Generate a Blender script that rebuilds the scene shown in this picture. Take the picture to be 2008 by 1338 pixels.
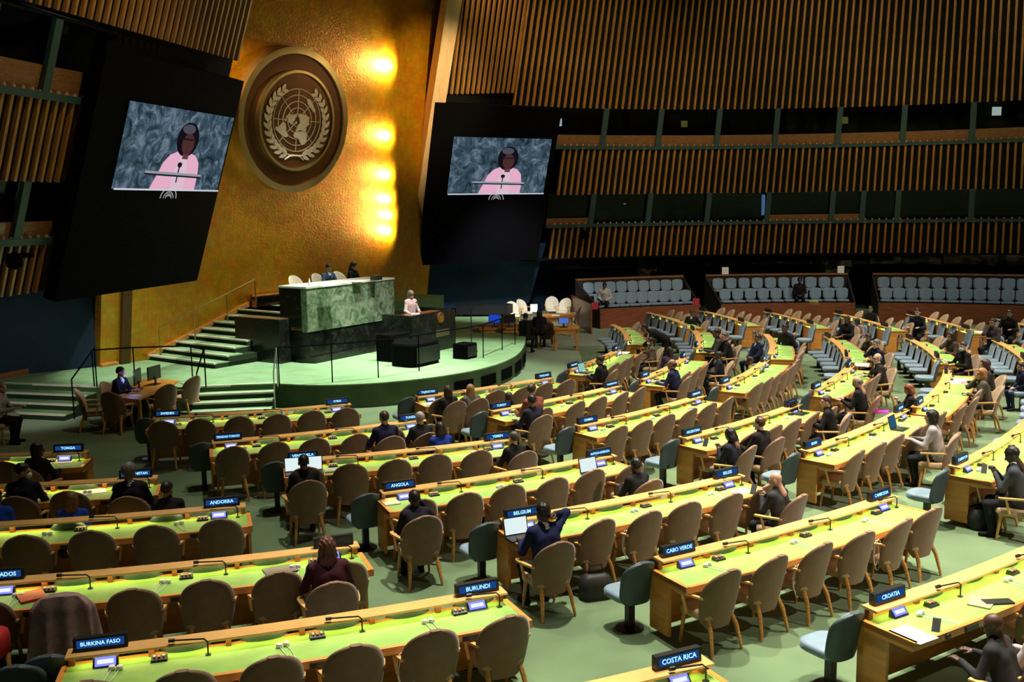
import bpy, math, random
import numpy as np
from mathutils import Matrix, Vector, geometry
random.seed(7); rng = np.random.default_rng(7)
for o in list(bpy.data.objects): bpy.data.objects.remove(o)
S = bpy.context.scene; COL = S.collection
V = lambda *a: np.array(a, float)
# ---------------------------------------------------------------- camera
F, CX, CY, CAMH, YH, ROLL = 1952., 1004., 669., 4.9, 400., .014
PIT = math.atan((CY-YH)/F); _c, _s = math.cos(ROLL), math.sin(ROLL)
cd = bpy.data.cameras.new('camera'); cam = bpy.data.objects.new('camera', cd); COL.objects.link(cam)
cd.sensor_width = 36; cd.lens = F/2008*36; cd.clip_end = 300
_f, _u, _r = V(0, math.cos(PIT), -math.sin(PIT)), V(0, math.sin(PIT), math.cos(PIT)), V(1, 0, 0)
_R = np.array([_c*_r-_s*_u, _s*_r+_c*_u, -_f]).T
_m = np.eye(4); _m[:3, :3] = _R; _m[2, 3] = CAMH
cam.matrix_world = Matrix(_m.tolist()); S.camera = cam
# ---------------------------------------------------------------- world, exposure
W = bpy.data.worlds.new('world'); S.world = W; W.use_nodes = True
W.node_tree.nodes['Background'].inputs[0].default_value = (.6, .7, .8, 1)
W.node_tree.nodes['Background'].inputs[1].default_value = .004
S.view_settings.view_transform = 'Standard'; S.view_settings.look = 'None'
S.view_settings.gamma = 1; S.view_settings.use_curve_mapping = False
S.view_settings.exposure = -0.1
S.cycles.use_denoising = True; S.cycles.sample_clamp_indirect = 4; S.cycles.max_bounces = 6
# survey helpers: points of the hall measured from the photograph, on known planes
def ray(px, py):
    dx, dy = px-CX, py-CY; X = (dx*_c-dy*_s)/F; Y = -(dx*_s+dy*_c)/F
    return V(X, math.cos(PIT)+Y*math.sin(PIT), -math.sin(PIT)+Y*math.cos(PIT))
CAMP = V(0, 0, CAMH)
def un(px, py, z): r = ray(px, py); return CAMP+r*((z-CAMH)/r[2])
def und(px, py, y): r = ray(px, py); return CAMP+r*(y/r[1])
def unp(px, py, p0, n): r = ray(px, py); return CAMP+r*(np.dot(p0-CAMP, n)/np.dot(r, n))
OX, OY = -9.53, 31.6; O2 = V(OX, OY)
ROWR = {1: 13.15, 2: 15.3, 3: 17.35, 4: 19.35, 5: 21.44, 6: 23.65, 7: 25.8}
def pol(r, deg, z=0): a = math.radians(deg); return V(OX+r*math.cos(a), OY+r*math.sin(a), z)
# ---------------------------------------------------------------- lights
def light(name, kind, loc, energy, color=(1, 1, 1), target=None, size=.3, spot=70, blend=.7, sizey=None):
    l = bpy.data.lights.new(name, kind); l.energy = energy; l.color = color
    o = bpy.data.objects.new(name, l); COL.objects.link(o); o.location = loc
    if kind == 'SPOT': l.spot_size = math.radians(spot); l.spot_blend = blend; l.shadow_soft_size = size
    if kind == 'POINT': l.shadow_soft_size = size
    if kind == 'AREA':
        l.size = size
        if sizey: l.shape = 'RECTANGLE'; l.size_y = sizey
    if target is not None:
        o.rotation_euler = (Vector(target)-Vector(loc)).to_track_quat('-Z', 'Y').to_euler()
    return o
WARM = (1, .86, .66)
# ceiling downlights over the seating
for r, a, e in [(14.5, -72, .12), (14.5, -52, .85), (14.5, -30, .8), (15, -3, .4), (19, -68, .35), (19, -50, 1.15), (19, -32, 1.1), (19.5, -12, .7),
             (24, -76, .3), (23.5, -63, 1.0), (23.5, -49, 1.35), (24, -34, 1.2), (24, -17, .9), (20, 10, .55), (25, 4, .7), (28, -54, 1.1), (28, -66, .8), (29, -42, 1.0)]:
    p = pol(r-2.2, a+4, 15); q = pol(r, a, 0)
    light('ceiling_spot', 'SPOT', p, 13800*e, (1, .92, .76), q, .2, 46, 1.0)
# stage and stairs: overhead spots, plus a low fill added for the left steps
for p, t, e, sp in [((-3, 25, 13), (-5.0, 26.0, .6), 7600, 44), ((-8, 23, 13), (-9.3, 26.6, .6), 3800, 28), ((-3, 30, 13), (-7.2, 30.5, 1.8), 2200, 30), ((1, 27, 13), (-1.6, 28.0, 1.2), 5200, 38), ((-8.9, 19.5, 2.7), (-12.2, 24.8, .4), 230, 50)]:
    light('stage_spot', 'SPOT', p, e*2.1, (.95, 1, .86), t, .2, sp, .7)

# added fill spots that brighten the slatted walls, side seats and blue walls
for p, t, e, sp in [((4, 30, 15), (3.5, 38.5, 8.5), 2300, 62), ((11, 30, 15), (11.5, 40, 8.5), 2500, 66), ((17, 27, 15), (19, 37.5, 8.5), 2300, 66), ((-1, 33, 15), (.5, 38, 10), 1200, 50), ((-3, 18, 15), (-8.5, 20.5, 8), 1400, 66),
    ((6, 36, 8.4), (5.5, 38.5, 1.2), 420, 70), ((12, 37, 8.4), (12, 40, 1.2), 480, 75), ((18, 35, 8.4), (19, 37.5, 1.2), 480, 75), ((1.5, 33, 7), (-.3, 40, .8), 5000, 50), ((-9, 21, 10), (-13, 25.5, 1.5), 260, 50)]:
    light('wall_washer', 'SPOT', p, e, (1, .80, .50) if p[2] > 10 else (.9, .95, 1), t, .3, sp, .9)

# ceiling spots over the right rear of the hall
for p, t, e, sp in [((21, 13, 14), (10, 25.5, .6), 15000, 46), ((15, 5, 14), (6, 15.5, .6), 11000, 44), ((24, 24, 14), (12, 34, .6), 8000, 46)]:
    light('ceiling_spot', 'SPOT', p, e, (1, .86, .68), t, .2, sp, 1.0)
# ---------------------------------------------------------------- materials
MC = {}
def mat(name, col, rough=.6, metal=0, var=.15, sc=8, bump=0, bsc=60, emit=0, spec=.5, ecol=None, sheen=0, stretch=None, coat=0):
    if name in MC: return MC[name]
    m = bpy.data.materials.new(name); m.use_nodes = True; N = m.node_tree.nodes; L = m.node_tree.links
    b = N['Principled BSDF']; b.inputs['Roughness'].default_value = rough; b.inputs['Metallic'].default_value = metal
    b.inputs['Specular IOR Level'].default_value = spec; b.inputs['Coat Weight'].default_value = coat
    if sheen: b.inputs['Sheen Weight'].default_value = sheen
    c4 = (*col, 1)
    b.inputs['Base Color'].default_value = c4
    if var or bump:
        tc = N.new('ShaderNodeTexCoord'); src = tc.outputs['Object']
        if stretch:
            mp = N.new('ShaderNodeMapping'); mp.inputs['Scale'].default_value = stretch; L.new(src, mp.inputs[0]); src = mp.outputs[0]
        n = N.new('ShaderNodeTexNoise'); n.inputs['Scale'].default_value = sc; n.inputs['Detail'].default_value = 4; L.new(src, n.inputs[0])
    if var:
        r = N.new('ShaderNodeValToRGB'); e = r.color_ramp.elements
        e[0].position = .3; e[1].position = .7
        e[0].color = (*[max(0, x*(1-var)) for x in col], 1); e[1].color = (*[min(1, x*(1+var)) for x in col], 1)
        L.new(n.outputs[0], r.inputs[0]); L.new(r.outputs[0], b.inputs['Base Color'])
    if bump:
        n2 = N.new('ShaderNodeTexNoise'); n2.inputs['Scale'].default_value = bsc; n2.inputs['Detail'].default_value = 3; L.new(src, n2.inputs[0])
        bp = N.new('ShaderNodeBump'); bp.inputs['Strength'].default_value = bump; bp.inputs['Distance'].default_value = .02
        L.new(n2.outputs[0], bp.inputs['Height']); L.new(bp.outputs[0], b.inputs['Normal'])
    if emit:
        b.inputs['Emission Color'].default_value = (*(ecol or col), 1); b.inputs['Emission Strength'].default_value = emit
    MC[name] = m; return m
def wood(name, col, rough=.4, sc=3, stretch=(1, 1, 12), var=.3): return mat(name, col, rough, 0, var, sc, .08, 40, stretch=stretch, coat=.15)
carpet = mat('carpet_green', (.125, .20, .10), .95, 0, .2, .8, .35, 220, spec=.1, sheen=.3)
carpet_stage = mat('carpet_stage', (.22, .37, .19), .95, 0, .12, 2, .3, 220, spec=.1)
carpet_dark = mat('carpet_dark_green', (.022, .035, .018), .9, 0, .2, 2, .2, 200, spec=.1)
nosing_m = mat('step_nosing', (.72, .68, .58), .5, 0, .08, 10)
deskwood = wood('honey_wood', (.62, .26, .052), .38, 2.2, (1.2, 1.2, 7), .16)
ledgewood = wood('pale_honey_wood', (.72, .405, .135), .35, 2.5, (1.2, 1.2, 10), .14)
legwood = wood('orange_wood', (.55, .25, .06), .35, 5)
slatwood = wood('slat_wood', (.40, .175, .034), .45, 4, (6, 6, .6), .35)
redwood = wood('red_brown_wood', (.22, .06, .02), .4, 3, (.7, .7, 6))
trimwood = wood('cream_lit_wood', (.66, .42, .20), .5, 2, (3, 3, .4), .12)
parapetwood = wood('parapet_wood', (.24, .10, .03), .45, 3, (2, 2, 10))
leather = mat('green_leather', (.25, .45, .10), .5, 0, .16, 3.5, .1, 120, spec=.3)
tan = mat('tan_upholstery', (.20, .112, .06), .8, 0, .12, 6, .12, 300, sheen=.3)
beige = mat('beige_upholstery', (.42, .285, .17), .8, 0, .1, 6, .1, 300, sheen=.2)
cream = mat('cream_upholstery', (.70, .62, .46), .6, 0, .08, 6)
bluefab = mat('blue_grey_upholstery', (.18, .265, .345), .6, 0, .1, 6, .1, 300, sheen=.2)
bluedark = mat('dark_slate_shell', (.05, .075, .09), .55, 0, .1, 6)  # own dark slate plus the shade of the unlit chair backs
blackp = mat('black_plastic', (.012, .012, .013), .4, 0, .1, 10)
blackm = mat('matt_black', (.0025, .0025, .003), .85, 0, 0, spec=.04)
metal_d = mat('dark_metal', (.05, .05, .055), .35, .8, .1, 10)
white_p = mat('white_plastic', (.75, .75, .73), .45, 0, .03, 10)
paper_m = mat('paper', (.82, .82, .80), .7, 0, .03, 10)
brassm = mat('brass', (.55, .36, .12), .35, 1, .1, 8)
tealm = mat('teal_paint', (.035, .075, .075), .5, 0, .1, 4)
backing = mat('black_wall_backing', (.008, .008, .008), .9, 0, .1, 3, spec=.1)
bluewall = mat('dark_blue_wall', (.007, .018, .036), .7, 0, .35, .5, spec=.2)
skins = {'d': (.075, .035, .022), 'm': (.22, .115, .07), 'l': (.48, .27, .19), 'p': (.55, .34, .26)}
skinm = {k: mat('skin_'+k, v, .5, 0, .08, 20) for k, v in skins.items()}
eyem = mat('eye', (.05, .04, .035), .2, 0, 0); lipm = mat('lips', (.28, .09, .075), .45, 0, 0)
def glassmat(ior=1.3):
    m = bpy.data.materials.new('booth_glass'); m.use_nodes = True; N = m.node_tree.nodes; L = m.node_tree.links; N.clear()
    o = N.new('ShaderNodeOutputMaterial'); t = N.new('ShaderNodeBsdfTransparent'); g = N.new('ShaderNodeBsdfGlossy'); x = N.new('ShaderNodeMixShader')
    f = N.new('ShaderNodeFresnel'); f.inputs[0].default_value = ior
    t.inputs[0].default_value = (.62, .68, .70, 1); g.inputs['Roughness'].default_value = .03
    L.new(f.outputs[0], x.inputs[0]); L.new(t.outputs[0], x.inputs[1]); L.new(g.outputs[0], x.inputs[2]); L.new(x.outputs[0], o.inputs[0]); return m
glass = glassmat(); glass2 = glassmat(1.12)
def goldmat():
    m = bpy.data.materials.new('gold_leaf'); m.use_nodes = True; N = m.node_tree.nodes; L = m.node_tree.links; b = N['Principled BSDF']
    tc = N.new('ShaderNodeTexCoord'); br = N.new('ShaderNodeTexBrick'); br.inputs['Scale'].default_value = 1
    br.inputs['Brick Width'].default_value = .13; br.inputs['Row Height'].default_value = .17; br.inputs['Mortar Size'].default_value = .004; br.inputs['Bias'].default_value = 0
    br.inputs['Color1'].default_value = (.71, .34, .036, 1); br.inputs['Color2'].default_value = (.60, .28, .028, 1); br.inputs['Mortar'].default_value = (.52, .24, .024, 1); br.offset = 0
    n = N.new('ShaderNodeTexNoise'); n.inputs['Scale'].default_value = 2.2; n.inputs['Detail'].default_value = 8; n.inputs['Roughness'].default_value = .75
    mx = N.new('ShaderNodeMixRGB'); mx.blend_type = 'OVERLAY'; mx.inputs[0].default_value = .8
    L.new(tc.outputs['UV'], br.inputs[0]); L.new(tc.outputs['UV'], n.inputs[0]); L.new(br.outputs[0], mx.inputs[1]); L.new(n.outputs['Color'], mx.inputs[2])
    hs = N.new('ShaderNodeHueSaturation'); hs.inputs['Saturation'].default_value = 1.1; L.new(mx.outputs[0], hs.inputs['Color'])
    L.new(hs.outputs[0], b.inputs['Base Color']); b.inputs['Metallic'].default_value = .75; b.inputs['Coat Weight'].default_value = .7; b.inputs['Coat Roughness'].default_value = .3
    mr = N.new('ShaderNodeMapRange'); mr.inputs[3].default_value = .34; mr.inputs[4].default_value = .58; L.new(n.outputs[0], mr.inputs[0]); L.new(mr.outputs[0], b.inputs['Roughness'])
    n3 = N.new('ShaderNodeTexNoise'); n3.inputs['Scale'].default_value = 14; n3.inputs['Detail'].default_value = 5; L.new(tc.outputs['UV'], n3.inputs[0])
    bp = N.new('ShaderNodeBump'); bp.inputs['Strength'].default_value = .5; bp.inputs['Distance'].default_value = .03; L.new(n3.outputs[0], bp.inputs['Height'])
    b2 = N.new('ShaderNodeBump'); b2.inputs['Strength'].default_value = .25; b2.inputs['Distance'].default_value = .01; L.new(br.outputs['Fac'], b2.inputs['Height']); L.new(bp.outputs[0], b2.inputs['Normal'])
    L.new(b2.outputs[0], b.inputs['Normal']); return m
gold = goldmat()
def marblemat(name, c0, c1, c2, emit=0, sc=1.6):
    m = bpy.data.materials.new(name); m.use_nodes = True; N = m.node_tree.nodes; L = m.node_tree.links; b = N['Principled BSDF']
    tc = N.new('ShaderNodeTexCoord'); n = N.new('ShaderNodeTexNoise'); n.inputs['Scale'].default_value = sc; n.inputs['Detail'].default_value = 9; n.inputs['Distortion'].default_value = 2.2 if not emit else 1.3; n.inputs['Roughness'].default_value = .65
    r = N.new('ShaderNodeValToRGB'); e = r.color_ramp.elements; e[0].position = .32; e[1].position = .72; e[0].color = (*c0, 1); e[1].color = (*c2, 1)
    x = e.new(.5); x.color = (*c1, 1)
    L.new(tc.outputs['Object'], n.inputs[0]); L.new(n.outputs[0], r.inputs[0]); L.new(r.outputs[0], b.inputs['Base Color']); b.inputs['Roughness'].default_value = .25
    if emit: L.new(r.outputs[0], b.inputs['Emission Color']); b.inputs['Emission Strength'].default_value = emit; b.inputs['Specular IOR Level'].default_value = 0; L.remove(b.inputs['Base Color'].links[0]); b.inputs['Base Color'].default_value = (0, 0, 0, 1)
    return m
marble = marblemat('green_marble', (.03, .055, .03), (.13, .19, .115), (.36, .38, .29), sc=2.6)
blackmarble = marblemat('black_marble', (.004, .005, .004), (.008, .009, .008), (.03, .032, .026), sc=2.5)
screen_bg = marblemat('screen_marble', (.006, .016, .026), (.05, .092, .125), (.27, .34, .46), .85, 2.4)
def em(name, col, s=1): return mat(name, (0, 0, 0), 1, 0, 0, emit=s, ecol=col, spec=0)
# ---------------------------------------------------------------- mesh helpers
class MB:
    def __init__(s): s.v = []; s.f = []; s.m = []
    def add(s, vs, fs, mi=0):
        b = len(s.v); s.v += [tuple(map(float, p)) for p in vs]; s.f += [tuple(b+i for i in f) for f in fs]; s.m += [mi]*len(fs); return s
    def hexa(s, p, mi=0): return s.add(p, [(0, 3, 2, 1), (4, 5, 6, 7), (0, 1, 5, 4), (1, 2, 6, 5), (2, 3, 7, 6), (3, 0, 4, 7)], mi)
    def box(s, c, d, mi=0, R=None):
        P = [np.array(c)+(np.array(R) if R is not None else np.eye(3)) @ (np.array(q)*np.array(d)/2) for q in [(-1, -1, -1), (1, -1, -1), (1, 1, -1), (-1, 1, -1), (-1, -1, 1), (1, -1, 1), (1, 1, 1), (-1, 1, 1)]]
        return s.hexa(P, mi)
    def ob(s, o, a, b, c, mi=0):   # corner + three edge vectors
        o, a, b, c = map(np.array, (o, a, b, c)); return s.hexa([o, o+a, o+a+b, o+b, o+c, o+a+c, o+a+b+c, o+b+c], mi)
    def rings(s, rs, mi=0, close=False, cap=True):
        n = len(rs[0]); vs = [p for r in rs for p in r]; k = len(rs); fs = []
        for i in range(k if close else k-1):
            for j in range(n):
                a, b = i*n+j, i*n+(j+1) % n; c, d = ((i+1) % k)*n+(j+1) % n, ((i+1) % k)*n+j; fs.append((a, b, c, d))
        if cap and not close: fs += [tuple(range(n))[::-1], tuple((k-1)*n+j for j in range(n))]
        return s.add(vs, fs, mi)
    def tube(s, pts, r, n=8, mi=0):
        pts = [np.array(p, float) for p in pts]; rr = r if hasattr(r, '__len__') else [r]*len(pts); R = []
        up = V(0, 0, 1)
        for i, p in enumerate(pts):
            d = pts[min(i+1, len(pts)-1)]-pts[max(i-1, 0)]; d /= np.linalg.norm(d)+1e-12
            x = np.cross(up, d)
            if np.linalg.norm(x) < .05: x = np.cross(V(1, 0, 0), d)
            x /= np.linalg.norm(x); y = np.cross(d, x)
            R.append([p+rr[i]*(x*math.cos(2*math.pi*k/n)+y*math.sin(2*math.pi*k/n)) for k in range(n)])
        return s.rings(R, mi)
    def lathe(s, prof, n=16, c=(0, 0, 0), mi=0):
        R = [[V(c[0]+r*math.cos(2*math.pi*k/n), c[1]+r*math.sin(2*math.pi*k/n), c[2]+z) for k in range(n)] for r, z in prof]
        return s.rings(R, mi)
    def prism(s, poly, org, ex, ey, ez, mi=0):  # poly 2d in (ex,ey), thickness vector ez
        org, ex, ey, ez = map(np.array, (org, ex, ey, ez)); n = len(poly)
        a = [org+ex*p[0]+ey*p[1] for p in poly]; b = [q+ez for q in a]
        tri = geometry.tessellate_polygon([[Vector((p[0], p[1], 0)) for p in poly]])
        fs = [tuple(t) for t in tri]+[tuple(n+i for i in t[::-1]) for t in tri]+[(i, (i+1) % n, n+(i+1) % n, n+i) for i in range(n)]
        return s.add(a+b, fs, mi)
def mesh(name, m, mats, smooth=False):
    me = bpy.data.meshes.new(name); me.from_pydata(m.v, [], m.f)
    for k in (mats if isinstance(mats, (list, tuple)) else [mats]): me.materials.append(k)
    if any(m.m): me.polygons.foreach_set('material_index', m.m)
    me.validate(); me.update()
    import bmesh
    bm = bmesh.new(); bm.from_mesh(me); bmesh.ops.recalc_face_normals(bm, faces=bm.faces); bm.to_mesh(me); bm.free()
    if smooth:
        me.polygons.foreach_set('use_smooth', [True]*len(me.polygons)); me.set_sharp_from_angle(angle=math.radians(smooth if smooth is not True else 40))
    return me
def link(name, data, parent=None, M=None):
    o = bpy.data.objects.new(name, data); COL.objects.link(o)
    if parent is not None: o.parent = parent
    if M is not None: o.matrix_basis = M
    return o
def mk(name, m, mats, parent=None, smooth=False, M=None): return link(name, mesh(name, m, mats, smooth), parent, M)
def tag(o, label=None, cat=None, group=None, kind=None):
    if label: o['label'] = label
    if cat: o['category'] = cat
    if group: o['group'] = group
    if kind: o['kind'] = kind
    return o
def TR(p, rz=0, s=1): return Matrix.Translation(Vector(p)) @ Matrix.Rotation(rz, 4, 'Z') @ Matrix.Scale(s, 4)
def heading(d): return math.atan2(d[1], d[0])-math.pi/2    # rotation that turns local +Y to d
def struct(name, m, mats, parent=None, smooth=False): return tag(mk(name, m, mats, parent, smooth), kind='structure' if parent is None else None)
def rrect(w, h, r, n=5):
    P = []
    for cx, cy, a0 in [(w/2-r, h/2-r, 0), (-w/2+r, h/2-r, 90), (-w/2+r, -h/2+r, 180), (w/2-r, -h/2+r, 270)]:
        for k in range(n): a = math.radians(a0+90*k/(n-1)); P.append((cx+r*math.cos(a), cy+r*math.sin(a)))
    return P
def cushion(m, c, w, d, h, r=.06, mi=0, n=5, top=.6):
    R = []
    for z, sc in [(-h/2, .9), (-h*.3, 1), (h*.2, 1), (h*.42, .95), (h/2, top+.2), (h*.53, .4)]:
        R.append([V(c[0]+x*sc, c[1]+y*sc, c[2]+z) for x, y in rrect(w, d, r, n)])
    return m.rings(R, mi)
# ---------------------------------------------------------------- floor and stage
m = MB(); m.ob((-30, -6, -.3), (62, 0, 0), (0, 62, 0), (0, 0, .3)); struct('floor', m, carpet)
ZS, ZD = .6, 1.8
def catmull(P, k=6):
    P = [np.array(p, float) for p in P]; P = [2*P[0]-P[1]]+P+[2*P[-1]-P[-2]]; out = []
    for i in range(1, len(P)-2):
        for j in range(k):
            t = j/k; a, b, c, d = P[i-1:i+3]
            out.append(.5*(2*b+(c-a)*t+(2*a-5*b+4*c-d)*t*t+(3*b-a-3*c+d)*t**3))
    return out+[P[-2]]
front = catmull([(-5.85, 24.15), (-4.7, 23.85), (-3.3, 24.05), (-2.0, 24.75), (-.85, 25.9), (-.05, 27.6), (.33, 29.7), (.44, 32.6), (.2, 35.5), (-.6, 38.2)], 5)
outline = [(-15.5, 25.6), (-12.9, 24.8), (-10.3, 24.15), (-9.6, 23.75), (-8.4, 23.75), (-7.54, 23.95)]+[tuple(p) for p in front]+[(-2.5, 40), (-16, 30)]
m = MB(); m.prism(outline, (0, 0, ZS-.03), (1, 0, 0), (0, 1, 0), (0, 0, .03))
stage = struct('trim_1', m, carpet_stage); stage['label'] = 'pale green carpeted stage floor with a curved front'
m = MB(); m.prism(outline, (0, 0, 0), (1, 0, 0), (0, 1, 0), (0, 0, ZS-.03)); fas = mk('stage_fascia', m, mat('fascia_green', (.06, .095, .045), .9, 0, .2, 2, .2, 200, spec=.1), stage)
# recessed grilles along the curved fascia
for i0, i1 in [(17, 19), (20, 22), (23, 25), (26, 28), (29, 31)]:
    a, b = V(*front[i0], 0), V(*front[i1], 0); d = b-a; n = V(d[1], -d[0], 0); n /= np.linalg.norm(n)
    m = MB(); m.ob(a+n*.03+V(0, 0, .1), d, n*.02, V(0, 0, .3)); mk('fascia_grille', m, blackm, stage)
def flight(A, B, out, n, z0, rise, tread, zb=0, mt=carpet_stage, ext=0):
    """steps going down from edge A-B (at z0) towards out"""
    A, B, out = V(*A, 0), V(*B, 0), V(*out, 0); out /= np.linalg.norm(out)
    for k in range(n):
        z = z0-rise*k; a, b = A+out*tread*(k-1), B+out*tread*(k-1)
        if k > 0:
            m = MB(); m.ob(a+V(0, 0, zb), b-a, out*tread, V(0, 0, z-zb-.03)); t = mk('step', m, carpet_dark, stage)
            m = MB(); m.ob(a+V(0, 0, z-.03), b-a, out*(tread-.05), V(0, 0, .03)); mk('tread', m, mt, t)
        m = MB(); m.ob(a+out*(tread-.07)+V(0, 0, z-.04), b-a, out*.075, V(0, 0, .045)); mk('nosing', m, nosing_m, stage)
flight((-13.6, 25.0), (-10.25, 24.12), (-.22, -1), 4, ZS, .15, .42)
flight((-7.7, 23.9), (-5.87, 24.2), (.12, -1), 4, ZS, .15, .32)
# ---------------------------------------------------------------- gold wall
UA = math.radians(54); U = V(math.cos(UA), math.sin(UA), 0); NH = V(U[1], -U[0], 0); TA = math.radians(9)
WV = NH*math.sin(TA)+V(0, 0, math.cos(TA)); GN = np.cross(U, WV); G0 = V(-11.34, 27.11, .6)
g0 = G0-WV*.7
me = bpy.data.meshes.new('wall_gold'); L0, L1, HT = -.03, 13.6, 15
P = [g0+U*L0, g0+U*L1, g0+U*L1+WV*HT, g0+U*L0+WV*HT]; Q = [p-NH*.3 for p in P]
me.from_pydata([tuple(p) for p in P+Q], [], [(0, 1, 2, 3), (7, 6, 5, 4), (0, 4, 5, 1), (1, 5, 6, 2), (2, 6, 7, 3), (3, 7, 4, 0)])
uv = me.uv_layers.new(); 
for l in me.loops: p = np.array(me.vertices[l.vertex_index].co)-g0; uv.data[l.index].uv = (p@U, p@WV)
me.materials.append(gold); wg = tag(link('wall_front', me), kind='structure')
def gw(s, t, off=0): return G0+U*s+WV*t+GN*off
# pilaster groove at the left end of the gold wall
m = MB(); m.ob(gw(.55, -.6, 0), U*.28, WV*9, GN*.12); mk('dark_groove', m, mat('dark_bronze', (.10, .05, .012), .5, .5), wg)
m = MB(); m.ob(gw(-.03, -.02, 0), U*.5, WV*.12, GN*.12); mk('pilaster_base', m, legwood, wg)
# grand stair along the gold wall up to the dais
us, ns = V(math.cos(math.radians(57)), math.sin(math.radians(57)), 0), None
NS = V(us[1], -us[0], 0)
s0 = un(278, 705, ZS); s0 = s0+NH*(.03-(s0-G0)@NH)
sw = 2.75
for k in range(8):
    a = s0+U*(.05+.44*k); z = ZS+.15*(k+1)
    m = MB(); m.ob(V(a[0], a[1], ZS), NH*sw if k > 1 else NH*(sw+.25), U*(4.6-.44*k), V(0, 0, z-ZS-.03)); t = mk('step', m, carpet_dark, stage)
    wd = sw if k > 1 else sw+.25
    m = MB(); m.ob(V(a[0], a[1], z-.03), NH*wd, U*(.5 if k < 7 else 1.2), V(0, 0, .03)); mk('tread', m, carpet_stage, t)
    m = MB(); m.ob(V(a[0], a[1], z-.04)-U*.03, NH*wd, U*.08, V(0, 0, .045)); mk('nosing', m, nosing_m, stage)
# dais floor
dA = s0+U*3.2
m = MB(); m.ob(V(dA[0], dA[1], ZS), NH*3.0, U*6.5, V(0, 0, ZD-ZS)); mk('dais_floor', m, carpet_stage, stage)
# stair skirting and dais baseboard on the gold wall
m = MB(); b0 = s0+V(0, 0, .03); b1 = s0+U*3.6+NH*.2+V(0, 0, 1.25)
m.hexa([b0-NH*.03, b0+NH*.05, b1+NH*.05, b1-NH*.03, b0-NH*.03+V(0, 0, .14), b0+NH*.05+V(0, 0, .14), b1+NH*.05+V(0, 0, .14), b1-NH*.03+V(0, 0, .14)]); mk('stair_skirting', m, legwood, wg)
b2 = V(b1[0], b1[1], ZD)
m = MB(); m.ob(b2+NH*.06, U*3.4, NH*.05, V(0, 0, .38)); r_ = mk('dais_baseboard', m, redwood, wg)
m = MB(); m.ob(b2+NH*.15+U*.2+V(0, 0, .1), U*3.1, NH*.02, V(0, 0, .17)); mk('vent_slot', m, blackm, r_)
m = MB(); m.ob(b2+NH*.1+V(0, 0, .34), U*3.4, NH*.07, V(0, 0, .05)); mk('cap', m, legwood, r_)
# handrail of the grand stair
hr = link('stair_handrail', None); tag(hr, 'slim brass handrail climbing the carpeted stair along the gold wall', 'handrail')
pp = [s0+U*(.1+1.15*k)+NH*(.50+.06*k)+V(0, 0, .05+.39*k) for k in range(4)]
pp[-1] = s0+U*3.45+NH*.68+V(0, 0, 1.2)
for p in pp:
    m = MB(); m.tube([p, p+V(0, 0, .9)], .022, 6); mk('post', m, brassm, hr)
m = MB(); m.tube([p+V(0, 0, .9) for p in pp], .028, 8); mk('rail', m, brassm, hr)
# ---------------------------------------------------------------- emblem
C0 = unp(578, 237, G0+NH*.3, GN); R = 2.2
em_ = link('round_emblem', None); em_.location = C0
tag(em_, 'huge round bronze emblem with world map and laurel branches on the gold wall', 'emblem')
def disc(name, r0, r1, o0, o1, mt, parent, n=72):
    """ring r0..r1 between offsets o0..o1 (annulus when r0>0)"""
    m = MB(); prof = [(r0, o0), (r1, o0), (r1, o1), (r0, o1)] if r0 > 0 else [(1e-3, o0), (r1, o0), (r1, o1), (1e-3, o1)]
    rs = [[U*(r*math.cos(2*math.pi*k/n))+WV*(r*math.sin(2*math.pi*k/n))+GN*o for r, o in prof] for k in range(n)]
    m.rings(rs, close=True); return mk(name, m, mt, parent, 40)
bronze = mat('brown_bronze', (.13, .05, .014), .42, .55, .15, 1.5); rimm = mat('pale_gold_rim', (.62, .47, .2), .32, .9, .1, 3); silver = mat('pale_relief', (.62, .52, .40), .45, .3, .06, 4)
disc('outer_dish', 0, R*.97, -.30, -.02, bronze, em_); disc('outer_rim', R*.91, R, -.32, .06, rimm, em_)
disc('inner_dish', 0, R*.66, -.03, .10, bronze, em_); disc('inner_rim', R*.655, R*.69, -.03, .16, rimm, em_)
gr = R*.43; gc = WV*(.01*R)
for k in range(1, 6):
    n = 60; r = gr*k/5; m = MB()
    m.rings([[gc+U*((r+a)*math.cos(2*math.pi*j/n))+WV*((r+a)*math.sin(2*math.pi*j/n))+GN*(.10+b) for a, b in [(-.011, 0), (.011, 0), (.011, .02), (-.011, .02)]] for j in range(n)], close=True); mk('parallel_line', m, silver, em_)
for k in range(8):
    a = math.radians(45*k); d = U*math.cos(a)+WV*math.sin(a); e = -U*math.sin(a)+WV*math.cos(a)
    m = MB(); m.ob(gc+d*gr*.2-e*.01+GN*.1, d*gr*.8, e*.02, GN*.02); mk('meridian_line', m, silver, em_)
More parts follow.
